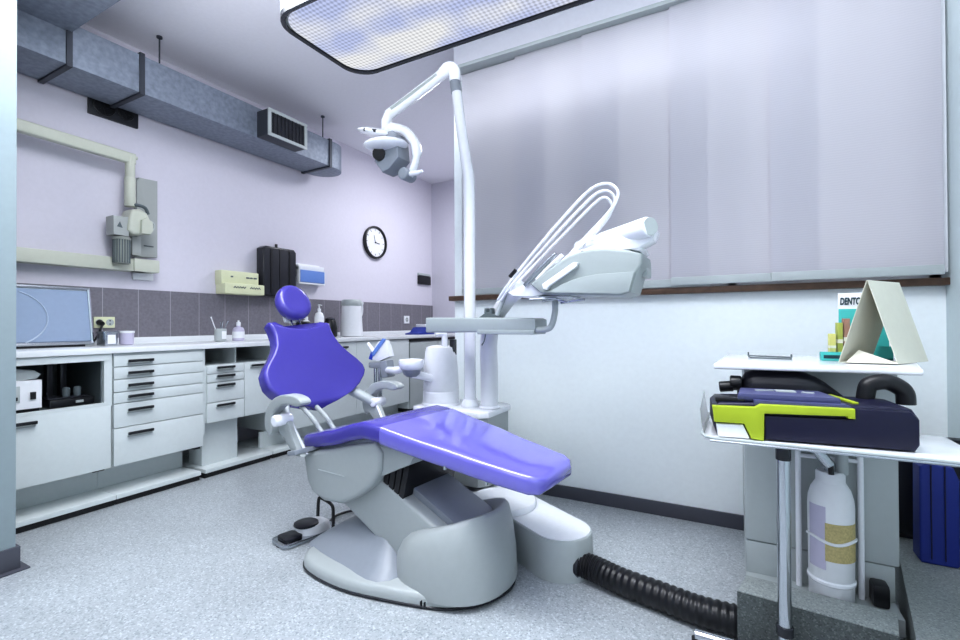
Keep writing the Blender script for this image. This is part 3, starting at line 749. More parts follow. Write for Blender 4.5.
MB().rings([bring(.99, .014), bring(.99, .03), bring(.975, .045), bring(.94, .055)]).build('base_plate', M['chairgrey'], ch, local=True, angle=60)
rc = [(-.40, -.16, .05), (-.36, -.24, .05), (-.1, -.28, .05), (.16, -.26, .05), (.16, .22, .05), (-.1, .24, .05), (-.36, .2, .05), (-.40, .05, .05)]
lp = smooth_loop(rc, 5)
MB().rings([[(p.x, p.y, .05) for p in lp], [(p.x*.9, p.y*.85, .085) for p in lp], [(-.03+(p.x+.03)*.62, p.y*.62, .15) for p in lp], [(.02+(p.x-.02)*.4, p.y*.5, .19) for p in lp]]).build('rear_cowl', M['chairdark'], ch, local=True, angle=70)
for u in (.335, .352): MB().box(u-.0015, u+.0015, -.272, -.262, .02, .042).build('plate_screw', M['smoke'], ch, local=True)

# backrest: s up the back, v across, n thickness
B0 = Vector((-.585, -.005, .632)); BD = Vector((-.195, 0, .43)); BL = BD.length; bd = BD.normalized(); bn = Vector((bd.z, 0, -bd.x))   # normal to the front
BW = [(0, .05), (.012, .105), (.04, .170), (.08, .222), (.12, .252), (.155, .264), (.19, .262), (.23, .238), (.28, .198), (.33, .165), (.38, .148), (.42, .143), (.455, .144), (.472, .136), (.478, .110)]
def brings(grow=0, dz=0, th=.08):
    R_ = []
    S = [0, .005, .012, .025, .04, .06, .08, .10, .12, .14, .155, .17, .19, .21, .23, .255, .28, .305, .33, .355, .38, .4, .42, .44, .455, .465, .472, .478]
    for s_ in S:
        w = interp(BW, s_)*(1.17+.12*max(0,(s_-.3)/.17))+grow
        tt = th*min(1, .25+1.0*min(s_/.03, 1), .35+(.478-s_)/.03)
        ring = []; r_ = min(.020, tt*.45); h2 = tt/2
        offv = interp([(0, -.030), (.09, -.012), (.16, .006), (.30, -.004), (.478, -.022)], s_)
        pts = []
        for k in range(6): pts.append((-w+r_-r_*math.cos(R(18*k)), h2-r_+r_*math.sin(R(18*k))))
        for k in range(1, 12): pts.append((-w+r_+(2*w-2*r_)*k/12, h2))
        for k in range(6): pts.append((w-r_+r_*math.sin(R(18*k)), h2-r_+r_*math.cos(R(18*k))))
        for k in range(6): pts.append((w-r_+r_*math.cos(R(18*k)), -h2+r_-r_*math.sin(R(18*k))))
        for k in range(1, 12): pts.append((w-r_-(2*w-2*r_)*k/12, -h2))
        for k in range(6): pts.append((-w+r_-r_*math.sin(R(18*k)), -h2+r_-r_*math.cos(R(18*k))))
        for v, d in pts:
            q = max(-1, min(1, v/max(w, .001)))
            dip = .045*(1-q*q)*max(0, (s_-.36)/.118)**2
            sag = .018*(1-q*q)*max(0, 1-s_/.1)
            bow = .022*q*q*(1-.5*s_/.478)
            p = B0+bd*(s_-dip-sag)+bn*(d+dz+bow)+Vector((0, v+offv, 0))
            ring.append(tuple(p))
        R_.append(ring)
    return R_
back = MB().rings(brings()).build('backrest', M['purple'], ch, local=True, angle=70)
MB().rings([[tuple(Vector(p)-bn*.03) for p in r] for r in brings(-.02, 0, .03)[3:-3]]).build('back_shell', M['white'], back, local=True, angle=70)
# headrest
hc = B0+bd*.60+bn*.005
hm = Matrix(((bn.x, 0, bd.x), (0, 1, 0), (bn.z, 0, bd.z))).to_4x4()
m = MB(); prof = []
rg = []
for k, (sc, d) in enumerate(((.35, -.040), (.75, -.038), (.93, -.028), (1.0, -.008), (.985, .012), (.90, .028), (.72, .036), (.45, .034), (.15, .031))):
    ring = []
    for j in range(40):
        a = 2*math.pi*j/40; c_, s_ = math.cos(a), math.sin(a)
        v = .102*c_*(1-.10*s_)-.008; h_ = .104*s_
        p = hc+bd*(h_*sc)+bn*(d)+Vector((0, v*sc, 0)); ring.append(tuple(p))
    rg.append(ring)
m.rings(rg); m.build('headrest', M['purple'], ch, local=True, angle=70)
m = MB()
for v in (-.022, .03):
    m.tube([tuple(hc-bd*.06-bn*.045+Vector((0, v, 0))), tuple(B0+bd*.40-bn*.02+Vector((0, v, 0)))], .006, 10)
m.build('headrest_rods', M['chrome'], ch, local=True)
m = MB(); q = hc-bd*.065-bn*.052
m.obox(tuple(q), (.03, .10, .06), (0, math.atan2(-bd.x, bd.z)*-1, 0), .008)
m.build('headrest_bracket', M['white'], ch, local=True)
MB().cyl(tuple(q-bd*.04+Vector((0, .02, 0))), tuple(q-bd*.04+Vector((0, .10, 0))), .014, bev=.003).build('headrest_knob', M['black'], ch, local=True)
# back supports between seat and backrest
for v in (-.13, -.055):
    m = MB().tube(smooth_path([tuple(B0+bd*.09-bn*.045+Vector((0, v, 0))), (-.50, v, .60), (-.46, v+.01, .555), (-.42, v+.015, .515)], 5), .0115, 12)
    m.build('back_support', M['chairgrey'], ch, local=True)
# armrests
def armrest(side):
    v = (.285 if side > 0 else .305)*side
    e = thing_child('armrest', ch)
    e.location = (.03, 0, -.006)
    pad = [(-.325, .722), (-.345, .742), (-.40, .752), (-.47, .748), (-.54, .722), (-.59, .675), (-.605, .62), (-.595, .575), (-.565, .555), (-.545, .575), (-.553, .62), (-.535, .662), (-.49, .695), (-.43, .710), (-.36, .706)]
    pl_ = [(p.x, p.z) for p in smooth_loop([(a, 0, b_) for a, b_ in pad], 4)]
    MB().prism(pl_, v-.028, v+.028, 'xz', .009, 3).build('arm_pad', M['chairgrey'], e, local=True)
    MB().cyl((-.505, v-.045, .628), (-.505, v+.045, .628), .027, bev=.010).build('pivot', M['whiteg'], e, local=True)
    MB().prism([(-.585, .60), (-.53, .655), (-.475, .62), (-.40, .50), (-.37, .475), (-.43, .475), (-.50, .535)], v-.014-.02*side, v+.014-.02*side, 'xz', .006).build('arm_bracket', M['chairgrey'], e, local=True)
    MB().tube([(-.48, v-.03*side, .612), (-.385, v-.045*side, .478)], .007, 8).build('edge_trim', M['whiteg'], e, local=True)
    b_ = B0+bd*.10-bn*.04
    MB().tube([(-.515, v-.02*side, .628), tuple(b_+Vector((0, .20*side, 0)))], [.026, .03], 10).build('back_link', M['grey'], e, local=True)
    MB().obox((-.41, .26*side, .492), (.06, .13, .02), (0, R(-12), 0), .005).build('arm_mount', M['chairdark'], e, local=True)
def thing_child(name, parent):
    o = bpy.data.objects.new(name, None); COL.objects.link(o); o.parent = parent; o.empty_display_size = .03; return o
armrest(-1); armrest(1)

# ------------------------------------------------------------------ foot control
t = thing('foot_control', 'foot pedal with two black pads and a black wire handle on the floor', 'foot pedal', (-1.885, 1.645, 0), 78)
MB().prism(rrect(.15, .072, .03, 5), .004, .022, 'xy', .004).build('base', M['steel'], t, local=True)
MB().prism([(p[0]-.085, p[1]) for p in rrect(.045, .05, .02, 4)], .022, .036, 'xy', .004).build('front_pad', M['blacksoft'], t, local=True)
m = MB(); m.rings([ell(.04, .0, .085, .066, .022), ell(.035, .0, .082, .064, .05), ell(.03, .0, .07, .056, .062)]); m.build('pedal_body', M['white'], t, local=True)
m = MB(); m.rings([ell(-.0, .0, .058, .058, .060), ell(-.0, .0, .056, .056, .070), ell(-.0, .0, .045, .045, .075)]); m.build('top_pad', M['blacksoft'], t, local=True)
MB().tube(smooth_path([(.10, -.082, .018), (.115, -.06, .08), (.125, -.032, .125), (.125, .06, .138), (.12, .085, .132), (.10, .06, .075), (.09, .045, .05)], 5), .0085, 10).build('wire_handle', M['black'], t, local=True)
MB().tube(smooth_path([(.14, .02, .015), (.22, .08, .012), (.32, .07, .012), (.42, .0, .012)], 6), .007, 8).build('cable', M['black'], t, local=True)
MB().cyl((-.10, 0, 0), (-.10, 0, .005), .05).cyl((.10, 0, 0), (.10, 0, .005), .05).build('rubber_feet', M['black'], t, local=True)
# ------------------------------------------------------------------ floor pod and dental unit
t = thing('floor_pod', 'low rounded white service housing on the floor beside the pedestal', 'service housing', (-.95, 2.12, 0))
ca = Vector((-.665, 1.956)); ax = Vector((-.862, .507)); nr = Vector((ax.y, -ax.x)); rp = .137
def pod(r_, z, L=.66):
    o = []
    for k in range(25):
        a = math.pi*k/24; o.append(ca-ax*(r_*math.sin(a))+nr*(r_*math.cos(a)))
    o2 = []
    for k in range(25):
        a = math.pi*k/24; o2.append(ca+ax*(L+r_*math.sin(a))-nr*(r_*math.cos(a)))
    return [(p.x, p.y, z) for p in o+o2]
MB().rings([pod(rp, .001), pod(rp, .10), pod(rp-.002, .16), pod(rp-.006, .168), pod(rp-.014, .171)]).build('housing', M['grey'], t)
MB().rings([pod(rp-.012, .170), pod(rp-.012, .1735), pod(rp-.016, .1745)]).build('top_cover', M['whiteg'], t)
cd = (-1.0, 2.072)
MB().lathe([(.163, .1745), (.165, .178), (.165, .196), (.160, .202), (.0, .203)], (cd[0], cd[1], 0), 48).build('round_disc', M['whiteg'], t)
t = thing('suction_hose', 'thick black ribbed hose lying on the floor from pod to grey kerb', 'hose', (-.27, 1.84, 0))
pts = smooth_path([(-.565, 1.905, .062), (-.50, 1.90, .058), (-.393, 1.868, .053), (-.242, 1.835, .052), (-.108, 1.806, .052), (.02, 1.80, .054)], 22)
rad = [(.047 if (i//2) % 2 else .051) for i in range(len(pts))]
MB().tube(pts, rad, 20).build('hose_body', M['black'], t)
MB().tube([pts[0]-Vector((.012, 0, 0)), pts[3]], .056, 20).build('hose_cuff', M['smoke'], t)

un = thing('dental_unit', 'white dental unit cabinet with spittoon column standing behind the chair', 'dental unit', (-1.4, 2.3, 0))
bp2 = [(-1.585, 2.16), (-1.55, 2.13), (-1.17, 2.13), (-1.13, 2.17), (-1.13, 2.42), (-1.17, 2.46), (-1.55, 2.46), (-1.585, 2.42)]
MB().prism(bp2, .204, .565, 'xy', .006).build('cabinet_body', M['chairgrey'], un)
MB().box(-1.57, -1.40, 2.2, 2.44, .001, .21, .004).build('base_block', M['chairgrey'], un)
MB().prism([(x+(.012 if x > -1.4 else -.012), y+(.01 if y > 2.3 else -.012)) for x, y in bp2], .565, .598, 'xy', .008).build('top_plate', M['whiteg'], un)
MB().cyl((-1.13, 2.22, .49), (-1.11, 2.22, .49), .018).cyl((-1.13, 2.20, .44), (-1.115, 2.20, .44), .012).build('side_knobs', M['grey'], un)
MB().lathe([(.10, .204), (.17, .204), (.165, .215), (.15, .23), (.14, .26)], (-1.34, 2.29, 0), 30).build('foot_flare', M['chairgrey'], un)
SX, SY = -1.487, 2.27
sp = MB().lathe([(.102, .598), (.104, .605), (.104, .668), (.103, .672), (.101, .675), (.101, .681), (.103, .684), (.099, .80), (.090, .90), (.084, .925), (.05, .935), (.0, .936)], (SX, SY, 0), 40).build('spittoon_column', M['white'], un)
MB().lathe([(.109, .595), (.112, .602), (.108, .612)], (SX, SY, 0), 40).build('collar', M['whiteg'], sp)
MB().tube(smooth_path([(SX+.045, SY-.03, .92), (SX+.045, SY-.03, .985), (SX+.04, SY-.04, 1.005), (SX+.01, SY-.07, 1.0)], 5), .018, 12).build('water_spout', M['whiteg'], sp)
MB().box(SX+.065, SX+.09, SY-.01, SY+.03, .88, .97, .005).build('valve', M['smoke'], sp)
bx, by = -1.555, 2.08
bo = MB().lathe([(.03, .803), (.056, .81), (.068, .826), (.071, .848), (.069, .862), (.063, .864), (.056, .85), (.04, .832), (.0, .83)], (bx, by, 0), 32).build('bowl', M['whiteg'], un)
MB().lathe([(.028, .770), (.045, .785), (.052, .806), (.0, .808)], (bx+.0, by, 0), 24).build('bowl_underside', M['chairdark'], bo)
MB().tube([(bx, by, .785), (bx+.03, by+.06, .77), (SX, SY-.08, .75)], .024, 12).build('bowl_arm', M['whiteg'], bo)
ah = MB().tube(smooth_path([(bx-.03, by, .82), (bx-.10, by, .80), (bx-.22, 2.15, .79)], 5), [.020]*5+[.022]*6, 12).build('holder_arm', M['whiteg'], un)
MB().obox((bx-.24, 2.165, .795), (.055, .07, .10), (0, R(-10), 0), .01).build('holder_block', M['chairdark'], ah)
for dx in (-.285, -.25): MB().cyl((bx-.045+dx, 2.165, .60), (bx-.045+dx, 2.165, .815), .012, bev=.003).build('suction_tube', M['steel'], un)
MB().obox((bx-.31, 2.165, .815), (.10, .06, .035), (0, 0, 0), .008).build('tube_holder', M['chairdark'], un)
PX, by = bx-.045, 2.185
pk = thing('sterile_pack', 'blue and white plastic pack standing in the holder beside the bowl', 'pack', (PX-.24, by-.02, .825))
MB().prism([(PX-.32, .85), (PX-.25, .838), (PX-.165, .87), (PX-.185, .93), (PX-.205, .965), (PX-.255, .955), (PX-.295, .90)], by-.035, by+.01, 'xz', .006).build('pouch', M['white'], pk)
MB().prism([(PX-.30, .885), (PX-.215, .975), (PX-.19, .97), (PX-.285, .868)], by-.041, by-.034, 'xz').build('blue_stripe', M['bluepale'], pk)
MB().prism([(PX-.325, .85), (PX-.305, .90), (PX-.29, .88), (PX-.30, .845)], by-.038, by+.008, 'xz', .003).build('blue_corner', M['blue'], pk)
MB().tube([(PX-.335, by-.03, .945), (PX-.29, by-.03, .895)], [.010, .014], 10).build('white_tip', M['whiteg'], pk)

# ------------------------------------------------------------------ operating lamp
ol = thing('operating_lamp', 'white operating lamp on a tall pole with a folded arm', 'operating lamp', (-1.29, 2.27, .598))
MB().tube(smooth_path([(-1.293, 2.27, .599), (-1.293, 2.27, 1.2), (-1.293, 2.27, 1.80), (-1.310, 2.27, 1.96), (-1.345, 2.27, 2.18), (-1.375, 2.27, 2.40)], 6), [.033]*13+[.033, .033, .033, .032, .032, .031, .031, .030, .030]+[.029]*9, 20).build('pole', M['whiteg'], ol)
MB().lathe([(.05, .599), (.052, .61), (.042, .63), (.037, .64)], (-1.293, 2.27, 0)).build('pole_foot', M['whiteg'], ol)
MB().tube([(-1.373, 2.27, 2.375), (-1.385, 2.27, 2.455)], .031, 18).build('joint', M['chairdark'], ol)
MB().tube(smooth_path([(-1.382, 2.27, 2.44), (-1.388, 2.27, 2.50), (-1.42, 2.265, 2.525), (-1.46, 2.255, 2.50)], 5), [.034]*5+[.036]*5+[.036]*3+[.033]*3, 18).build('knuckle', M['whiteg'], ol)
arm = MB().tube([(-1.43, 2.262, 2.515), (-1.60, 2.16, 2.36), (-1.715, 2.09, 2.255), (-1.73, 2.085, 2.215), (-1.728, 2.08, 2.165)], [.030, .030, .030, .029, .027], 16).build('arm', M['whiteg'], ol)
MB().tube([(-1.47, 2.212, 2.475), (-1.60, 2.131, 2.355), (-1.69, 2.075, 2.275)], .010, 8).build('arm_groove', M['grey'], arm)
LY = 2.05
yk = MB().tube(smooth_path([(-1.725, 2.075, 2.165), (-1.66, LY, 2.155), (-1.57, LY, 2.115), (-1.505, LY, 2.04), (-1.495, LY, 1.96), (-1.525, LY, 1.885), (-1.555, LY, 1.865)], 6), [.023]*6+[.025]*6+[.027]*12+[.021]*13, 14)
yk = yk.build('yoke', M['whiteg'], ol)
MB().cyl((-1.555, LY-.045, 1.872), (-1.555, LY+.045, 1.872), .034, bev=.01).build('knob', M['chairdark'], yk)
MB().tube([(-1.52, LY-.02, 1.868), (-1.46, LY-.03, 1.862), (-1.435, LY-.03, 1.868)], [.014, .013, .008], 10).build('side_handle', M['whiteg'], yk)
hd = MB().prism([(-1.745, 1.965), (-1.69, 1.895), (-1.64, 1.905), (-1.575, 1.96), (-1.585, 2.06), (-1.63, 2.095), (-1.70, 2.06)], LY-.055, LY+.055, 'xz', .012, 2).build('lamp_head', M['chairdark'], ol)
MB().ball((-1.735, LY-.01, 2.13), (.138, .12, .026), Euler((R(8), R(17), 0)).to_matrix().to_4x4(), 28).build('upper_shield', M['whiteg'], hd)
MB().tube([(-1.862, LY-.02, 2.164), (-1.82, LY-.085, 2.142), (-1.75, LY-.12, 2.118), (-1.68, LY-.11, 2.10)], .009, 8).build('shield_edge', M['smoke'], hd)
MB().ball((-1.672, LY-.04, 2.045), (.130, .11, .032), Euler((R(4), R(2), 0)).to_matrix().to_4x4(), 28).build('lower_shield', M['whiteg'], hd)
MB().cyl((-1.70, LY-.06, 1.995), (-1.695, LY-.075, 1.99), .036, bev=.004).build('lens', M['black'], hd)
MB().prism([(-1.67, 2.10), (-1.60, 2.10), (-1.57, 2.06), (-1.62, 2.06)], LY-.075, LY+.04, 'xz', .005).build('hinge', M['chairdark'], hd)

# ------------------------------------------------------------------ instrument delivery unit
du = thing('instrument_unit', 'white instrument console on a curved column with looped hoses', 'instrument console', (-1.165, 2.27, .598))
MB().tube(smooth_path([(-1.172, 2.27, .599), (-1.172, 2.27, .80), (-1.165, 2.25, .92), (-1.135, 2.21, 1.02), (-1.06, 2.14, 1.10), (-.95, 2.05, 1.18), (-.86, 2.0, 1.225)], 6), [.048]*13+[.047]*6+[.044]*6+[.038]*12, 20).build('column', M['white'], du)
MB().lathe([(.058, .599), (.06, .605), (.05, .615)], (-1.172, 2.27, 0)).build('column_foot', M['whiteg'], du)
KS = 1.87/1.95
def hp(l): return [(x*KS, 1.06+(z-1.06)*KS) for x, z in l]
shell = hp([(-.80, 1.236), (-.744, 1.190), (-.70, 1.184), (-.40, 1.172), (-.362, 1.185), (-.338, 1.265), (-.318, 1.295), (-.318, 1.338), (-.37, 1.356), (-.458, 1.371), (-.515, 1.372), (-.571, 1.366), (-.62, 1.351), (-.665, 1.328), (-.74, 1.278)])
s_ = MB().prism(shell, 1.87, 2.10, 'xz', .012, 3).build('console_shell', M['consolegrey'], du)
und = hp([(-.735, 1.196), (-.703, 1.20), (-.65, 1.226), (-.595, 1.246), (-.54, 1.257), (-.488, 1.263), (-.345, 1.265), (-.366, 1.187), (-.40, 1.178)])
MB().prism(und, 1.858, 2.09, 'xz', .006).build('underside_panel', M['consolegrey'], s_)
MB().prism(hp([(-.56, 1.36), (-.45, 1.378), (-.33, 1.35), (-.32, 1.36), (-.33, 1.385), (-.45, 1.40), (-.60, 1.37), (-.70, 1.315)]), 1.885, 2.09, 'xz', .01).build('top_cover', M['whiteg'], s_)
hb = hp([(-.735, 1.232), (-.595, 1.318), (-.572, 1.316), (-.578, 1.298), (-.70, 1.222), (-.712, 1.205), (-.73, 1.21)])
MB().prism(hb, 1.848, 1.872, 'xz', .006).build('grab_handle', M['white'], du)
dr = MB().cyl((-.275, 1.865, 1.425), (-.60, 2.03, 1.395), .040, .030, bev=.006).build('drum', M['whiteg'], du)
MB().cyl((-.2735, 1.864, 1.425), (-.270, 1.861, 1.425), .034).build('drum_end', M['grey'], dr)
MB().prism(hp([(-.335, 1.36), (-.275, 1.39), (-.262, 1.43), (-.30, 1.45), (-.40, 1.42), (-.58, 1.37), (-.46, 1.355)]), 1.88, 1.98, 'xz', .01).build('drum_cradle', M['whiteg'], dr)
MB().box(-.398, -.305, 2.0, 2.12, 1.25, 1.32, .008).build('side_box', M['grey'], du)
MB().prism(hp([(-.93, 1.205), (-.79, 1.262), (-.73, 1.19), (-.80, 1.18), (-.90, 1.185)]), 1.90, 2.08, 'xz', .012).build('console_neck', M['whiteg'], du)
for k in range(3):
    y = 1.93+.038*k; e = .018*k
    h_ = MB().tube(smooth_path([(-.63, y, 1.33), (-.56, y, 1.40), (-.455-e*.6, y, 1.50-e*.3), (-.412-e, y, 1.555-e*.5), (-.408-e*1.2, y, 1.60-e*.8), (-.450-e*.8, y, 1.632-e), (-.525, y, 1.612-e*1.1), (-.66, y, 1.49-e), (-.80, y, 1.345-e*.5), (-.90, y, 1.235), (-.96, y+.02, 1.17)], 6), .0064, 10)
    h_.build('hose', M['whiteg'], du)
for k in range(4):
    y = 1.89+.05*k
    i_ = MB().tube([(-.80+.012*k, y, 1.225), (-.73+.012*k, y, 1.29), (-.655+.012*k, y, 1.355)], [.009, .012, .009], 10).build('handpiece', M['white'] if k else M['steel'], du)
MB().tube([(-.875, 1.90, 1.268), (-.845, 1.90, 1.298)], .009, 10).build('black_sleeve', M['black'], du)
m = MB()
for k, (a, b_) in enumerate((((-.78, 1.165), (-.66, 1.168)), ((-.74, 1.158), (-.60, 1.172)), ((-.72, 1.172), (-.64, 1.152)), ((-.69, 1.152), (-.58, 1.165)))):
    m.tube([(a[0], 1.90+.05*k, a[1]), (b_[0], 1.90+.05*k, b_[1])], .005, 8)
m.box(-.74, -.60, 1.90, 2.06, 1.168, 1.178, .002)
m.build('under_brackets', M['steel'], du)
MB().tube(smooth_path([(-.70, 2.0, 1.16), (-.70, 2.0, 1.11), (-.715, 2.0, 1.052), (-.74, 2.0, 1.033), (-.80, 2.0, 1.03)], 5), .014, 12).build('bracket_pipe', M['grey'], du)
ta = MB(); ta.rings([[(x, 2.05+a, 1.053+b_) for a, b_ in rrect(.075, hz_, .008, 3)] for x, hz_ in ((-1.385, .038), (-1.375, .039), (-.90, .034), (-.80, .031), (-.785, .024))])
ta = ta.build('tray_arm', M['consolegrey'], du)
MB().box(-1.085, -.79, 1.972, 2.128, 1.008, 1.03, .006).build('arm_slider', M['consolegrey'], ta)
MB().prism([(-1.10, 1.09), (-.995, 1.09), (-1.01, 1.105), (-1.03, 1.108), (-1.032, 1.135), (-1.04, 1.135), (-1.042, 1.115), (-1.058, 1.115), (-1.06, 1.135), (-1.068, 1.135), (-1.07, 1.108)], 2.02, 2.06, 'xz', .002).build('clip', M['cabin'], ta)
MB().tube(smooth_path([(-1.045, 1.99, 1.02), (-1.05, 1.985, .98), (-1.065, 1.985, .955)], 4), .003, 6).build('thin_cord', M['cabin'], ta)
MB().tube(smooth_path([(-.99, 2.0, 1.10), (-.955, 2.0, 1.18), (-.93, 1.98, 1.22)], 4), .012, 10).build('hose_stem', M['grey'], du)

# ------------------------------------------------------------------ white trolley on the right and what stands on it
ZP = .19
t = thing('equipment_trolley', 'tall white trolley cabinet with an overhanging shelf top at the right', 'trolley', (.24, 2.1, 0))
MB().box(.034, .466, 1.96, 2.33, .27, .903, .006).build('cabinet', M['grey'], t)
MB().box(.036, .455, 1.963, 2.33, .152, .267, .004).box(.036, .455, 1.862, 2.33, .10, .152, .004).build('plinth', M['grey'], t)
for x, y in ((.08, 1.92), (.42, 1.92), (.08, 2.28), (.42, 2.28)): MB().cyl((x-.012, y, .05), (x+.012, y, .05), .05, bev=.006).build('caster', M['black'], t)
MB().prism([(-.058, 1.77), (.485, 1.80), (.60, 2.32), (-.02, 2.34)], .902, .921, 'xy', .007, 3).build('shelf_top', M['whiteg'], t)
MB().box(.385, .43, 1.90, 1.96, .153, .225, .012).build('foot_brake', M['black'], t)
# cylinder and its carrier
cx_, cy_ = .277, 1.892
t = thing('gas_cylinder', 'white gas cylinder with a yellow net sleeve before the trolley', 'gas cylinder', (cx_, cy_, .152))
MB().lathe([(.056, .1525), (.061, .16), (.063, .46), (.061, .488), (.054, .515), (.041, .538), (.040, .542), (.040, .568), (.036, .573)], (cx_, cy_, 0), 36).build('bottle', M['white'], t)
MB().lathe([(.062, .218), (.066, .222), (.066, .230), (.062, .234)], (cx_, cy_, 0), 36).build('ring', M['whiteg'], t)
def arc_patch(r_, a0, a1, z0, z1, n=14):
    return [[(cx_+r_*math.cos(R(a0+(a1-a0)*k/n)), cy_+r_*math.sin(R(a0+(a1-a0)*k/n)), z) for k in range(n+1)] for z in (z0, z1)]
m = MB(); m.rings(arc_patch(.0635, -112, 5, .30, .42), False, False, closed=False); m.build('net_sleeve', M['netting'], t)
m = MB(); m.rings(arc_patch(.0632, -160, -110, .27, .47), False, False, closed=False); m.build('label', M['label'], t)
MB().tube([(cx_+.065*math.cos(R(a)), cy_+.065*math.sin(R(a)), .362-.006*math.sin(R(a*3))) for a in range(-170, 30, 8)], .005, 8).build('tape', M['white'], t)
m = MB().cyl((cx_, cy_, .57), (cx_, cy_, .60), .016).cyl((cx_-.065, cy_-.03, .68), (cx_-.005, cy_-.03, .595), .017, bev=.003)
m.build('valve', M['steel'], t)
MB().cyl((cx_+.03, cy_, .565), (cx_+.03, cy_, .69), .018, bev=.004).build('regulator', M['grey'], t)
MB().cyl((cx_-.002, cy_-.035, .57), (cx_-.004, cy_-.035, .605), .008).build('black_nozzle', M['black'], t)
t = thing('cylinder_carrier', 'pair of white upright tubes flanking the gas cylinder', 'carrier', (cx_, 1.945, .152))
for x, bend in ((.195, 0), (.365, .012)):
    MB().tube(smooth_path([(x, 1.944, .153), (x, 1.944, .45), (x-bend*.1, 1.944, .62), (x-bend, 1.944, .72)], 5), .0095, 12).build('upright', M['whiteg'], t)
MB().tube([(.195, 1.944, .60), (.365, 1.944, .60)], .007, 10).build('cross_bar', M['whiteg'], t)

# cart with tray in front
t = thing('tray_stand', 'chrome single post stand carrying a wide white tray in the right foreground', 'tray stand', (.131, 1.672, 0))
tr = MB().prism([(-.078, 1.525), (-.06, 1.515), (.535, 1.515), (.545, 1.525), (.545, 1.855), (-.078, 1.855)], .716, .722, 'xy', .003).build('tray', M['whiteg'], t)
MB().tube([(-.078, 1.86, .735), (-.082, 1.54, .730), (-.072, 1.518, .727), (-.05, 1.512, .725), (.535, 1.512, .725)], .0045, 8).build('tray_rim', M['grey'], tr)
MB().tube([(-.06, 1.510, .719), (.54, 1.510, .719)], .0045, 8).build('tray_edge', M['steel'], tr)
m = MB(); m.rings([[(-.078, 1.525, .722), (-.078, 1.86, .722)], [(-.084, 1.535, .765), (-.086, 1.86, .78)], [(-.088, 1.55, .80), (-.092, 1.86, .82)]], False, False, closed=False); m.build('tray_side', M['whiteg'], tr)
MB().tube([(.131, 1.672, .03), (.131, 1.672, .70)], .0185, 20).build('post', M['chrome'], t)
MB().cyl((.131, 1.672, .645), (.131, 1.672, .705), .0205, bev=.003).build('top_collar', M['smoke'], t)
MB().cyl((.131, 1.672, .12), (.131, 1.672, .15), .023, bev=.003).build('foot_collar', M['smoke'], t)
MB().cyl((.131, 1.672, .69), (.131, 1.672, .715), .035).box(.03, .45, 1.655, 1.69, .699, .7155, .003).build('tray_support', M['steel'], t)
MB().tube([(-.115, 1.675, .046), (.131, 1.672, .046), (.375, 1.669, .046)], .016, 14).build('foot_bar', M['chrome'], t)
MB().cyl((.131, 1.672, .018), (.131, 1.672, .07), .028, bev=.004).build('foot_hub', M['smoke'], t)
MB().tube([(.131, 1.672, .036), (.10, 1.40, .036)], .015, 12).build('rear_foot', M['chrome'], t)
MB().cyl((-.112, 1.675, .0), (-.112, 1.675, .035), .014).cyl((.37, 1.669, 0), (.37, 1.669, .035), .014).cyl((.10, 1.40, 0), (.10, 1.40, .03), .014).build('foot_caps', M['black'], t)

# navy and lime device
DZ = .7225
dv = thing('portable_device', 'navy and lime green portable equipment case lying on the white tray', 'equipment case', (.074, 1.556, DZ), 5.5)
body = [(-.115, .0), (.0, .0), (.345, .0), (.352, .02), (.352, .085), (.338, .108), (.30, .112), (.06, .108), (.0, .105), (-.11, .100), (-.125, .085), (-.125, .03)]
bm_ = MB(); bm_.prism([(x, DZ*0+z) for x, z in body], .012, .205, 'xz', .010, 3); bm_.build('case', M['navy'], dv, local=True)
MB().prism([(.004, .004), (.338, .004), (.347, .02), (.347, .085), (.33, .104), (.215, .104), (.208, .076), (.004, .072)], -.004, .02, 'xz', .006).build('front_plate', M['navy'], dv, local=True)
lm = [(-.13, .092), (-.02, .094), (-.006, .103), (.212, .104), (.212, .078), (.196, .078), (.194, .084), (.003, .078), (.001, .0), (-.03, .004), (-.048, .045), (-.125, .045)]
MB().prism(lm, -.010, .016, 'xz', .004).build('lime_trim', M['lime'], dv, local=True)
MB().prism([(-.115, .002), (-.033, .002), (-.05, .042), (-.12, .040)], -.004, .02, 'xz', .004).build('white_corner', M['white'], dv, local=True)
MB().prism([(-.02, .112), (.20, .112), (.215, .104), (.20, .098), (-.02, .098)], .012, .05, 'xz', .003).build('hinge_rail', M['navylite'], dv, local=True)
tp = MB().prism([(-.06, .03), (.19, .03), (.175, .17), (-.04, .17)], .105, .128, 'xy', .008).build('top_panel', M['navylite'], dv, local=True)
MB().obox((.02, .11, .129), (.05, .012, .004), (0, 0, R(20))).obox((.075, .115, .129), (.05, .04, .003), (0, 0, R(0))).obox((.13, .10, .129), (.03, .012, .004), (0, 0, R(-20))).build('top_buttons', M['grey'], tp, local=True)
MB().obox((.215, .115, .1135), (.014, .15, .006), (0, 0, R(9)), .002).build('lime_stripe', M['lime'], dv, local=True)
MB().box(-.12, -.04, .03, .10, .098, .113, .005).build('latch', M['black'], dv, local=True)
MB().tube(smooth_path([(.285, .17, .10), (.29, .17, .14), (.30, .17, .155), (.335, .17, .162), (.365, .17, .148), (.378, .17, .13), (.38, .17, .10)], 5), .023, 12).build('carry_handle', M['black'], dv, local=True)
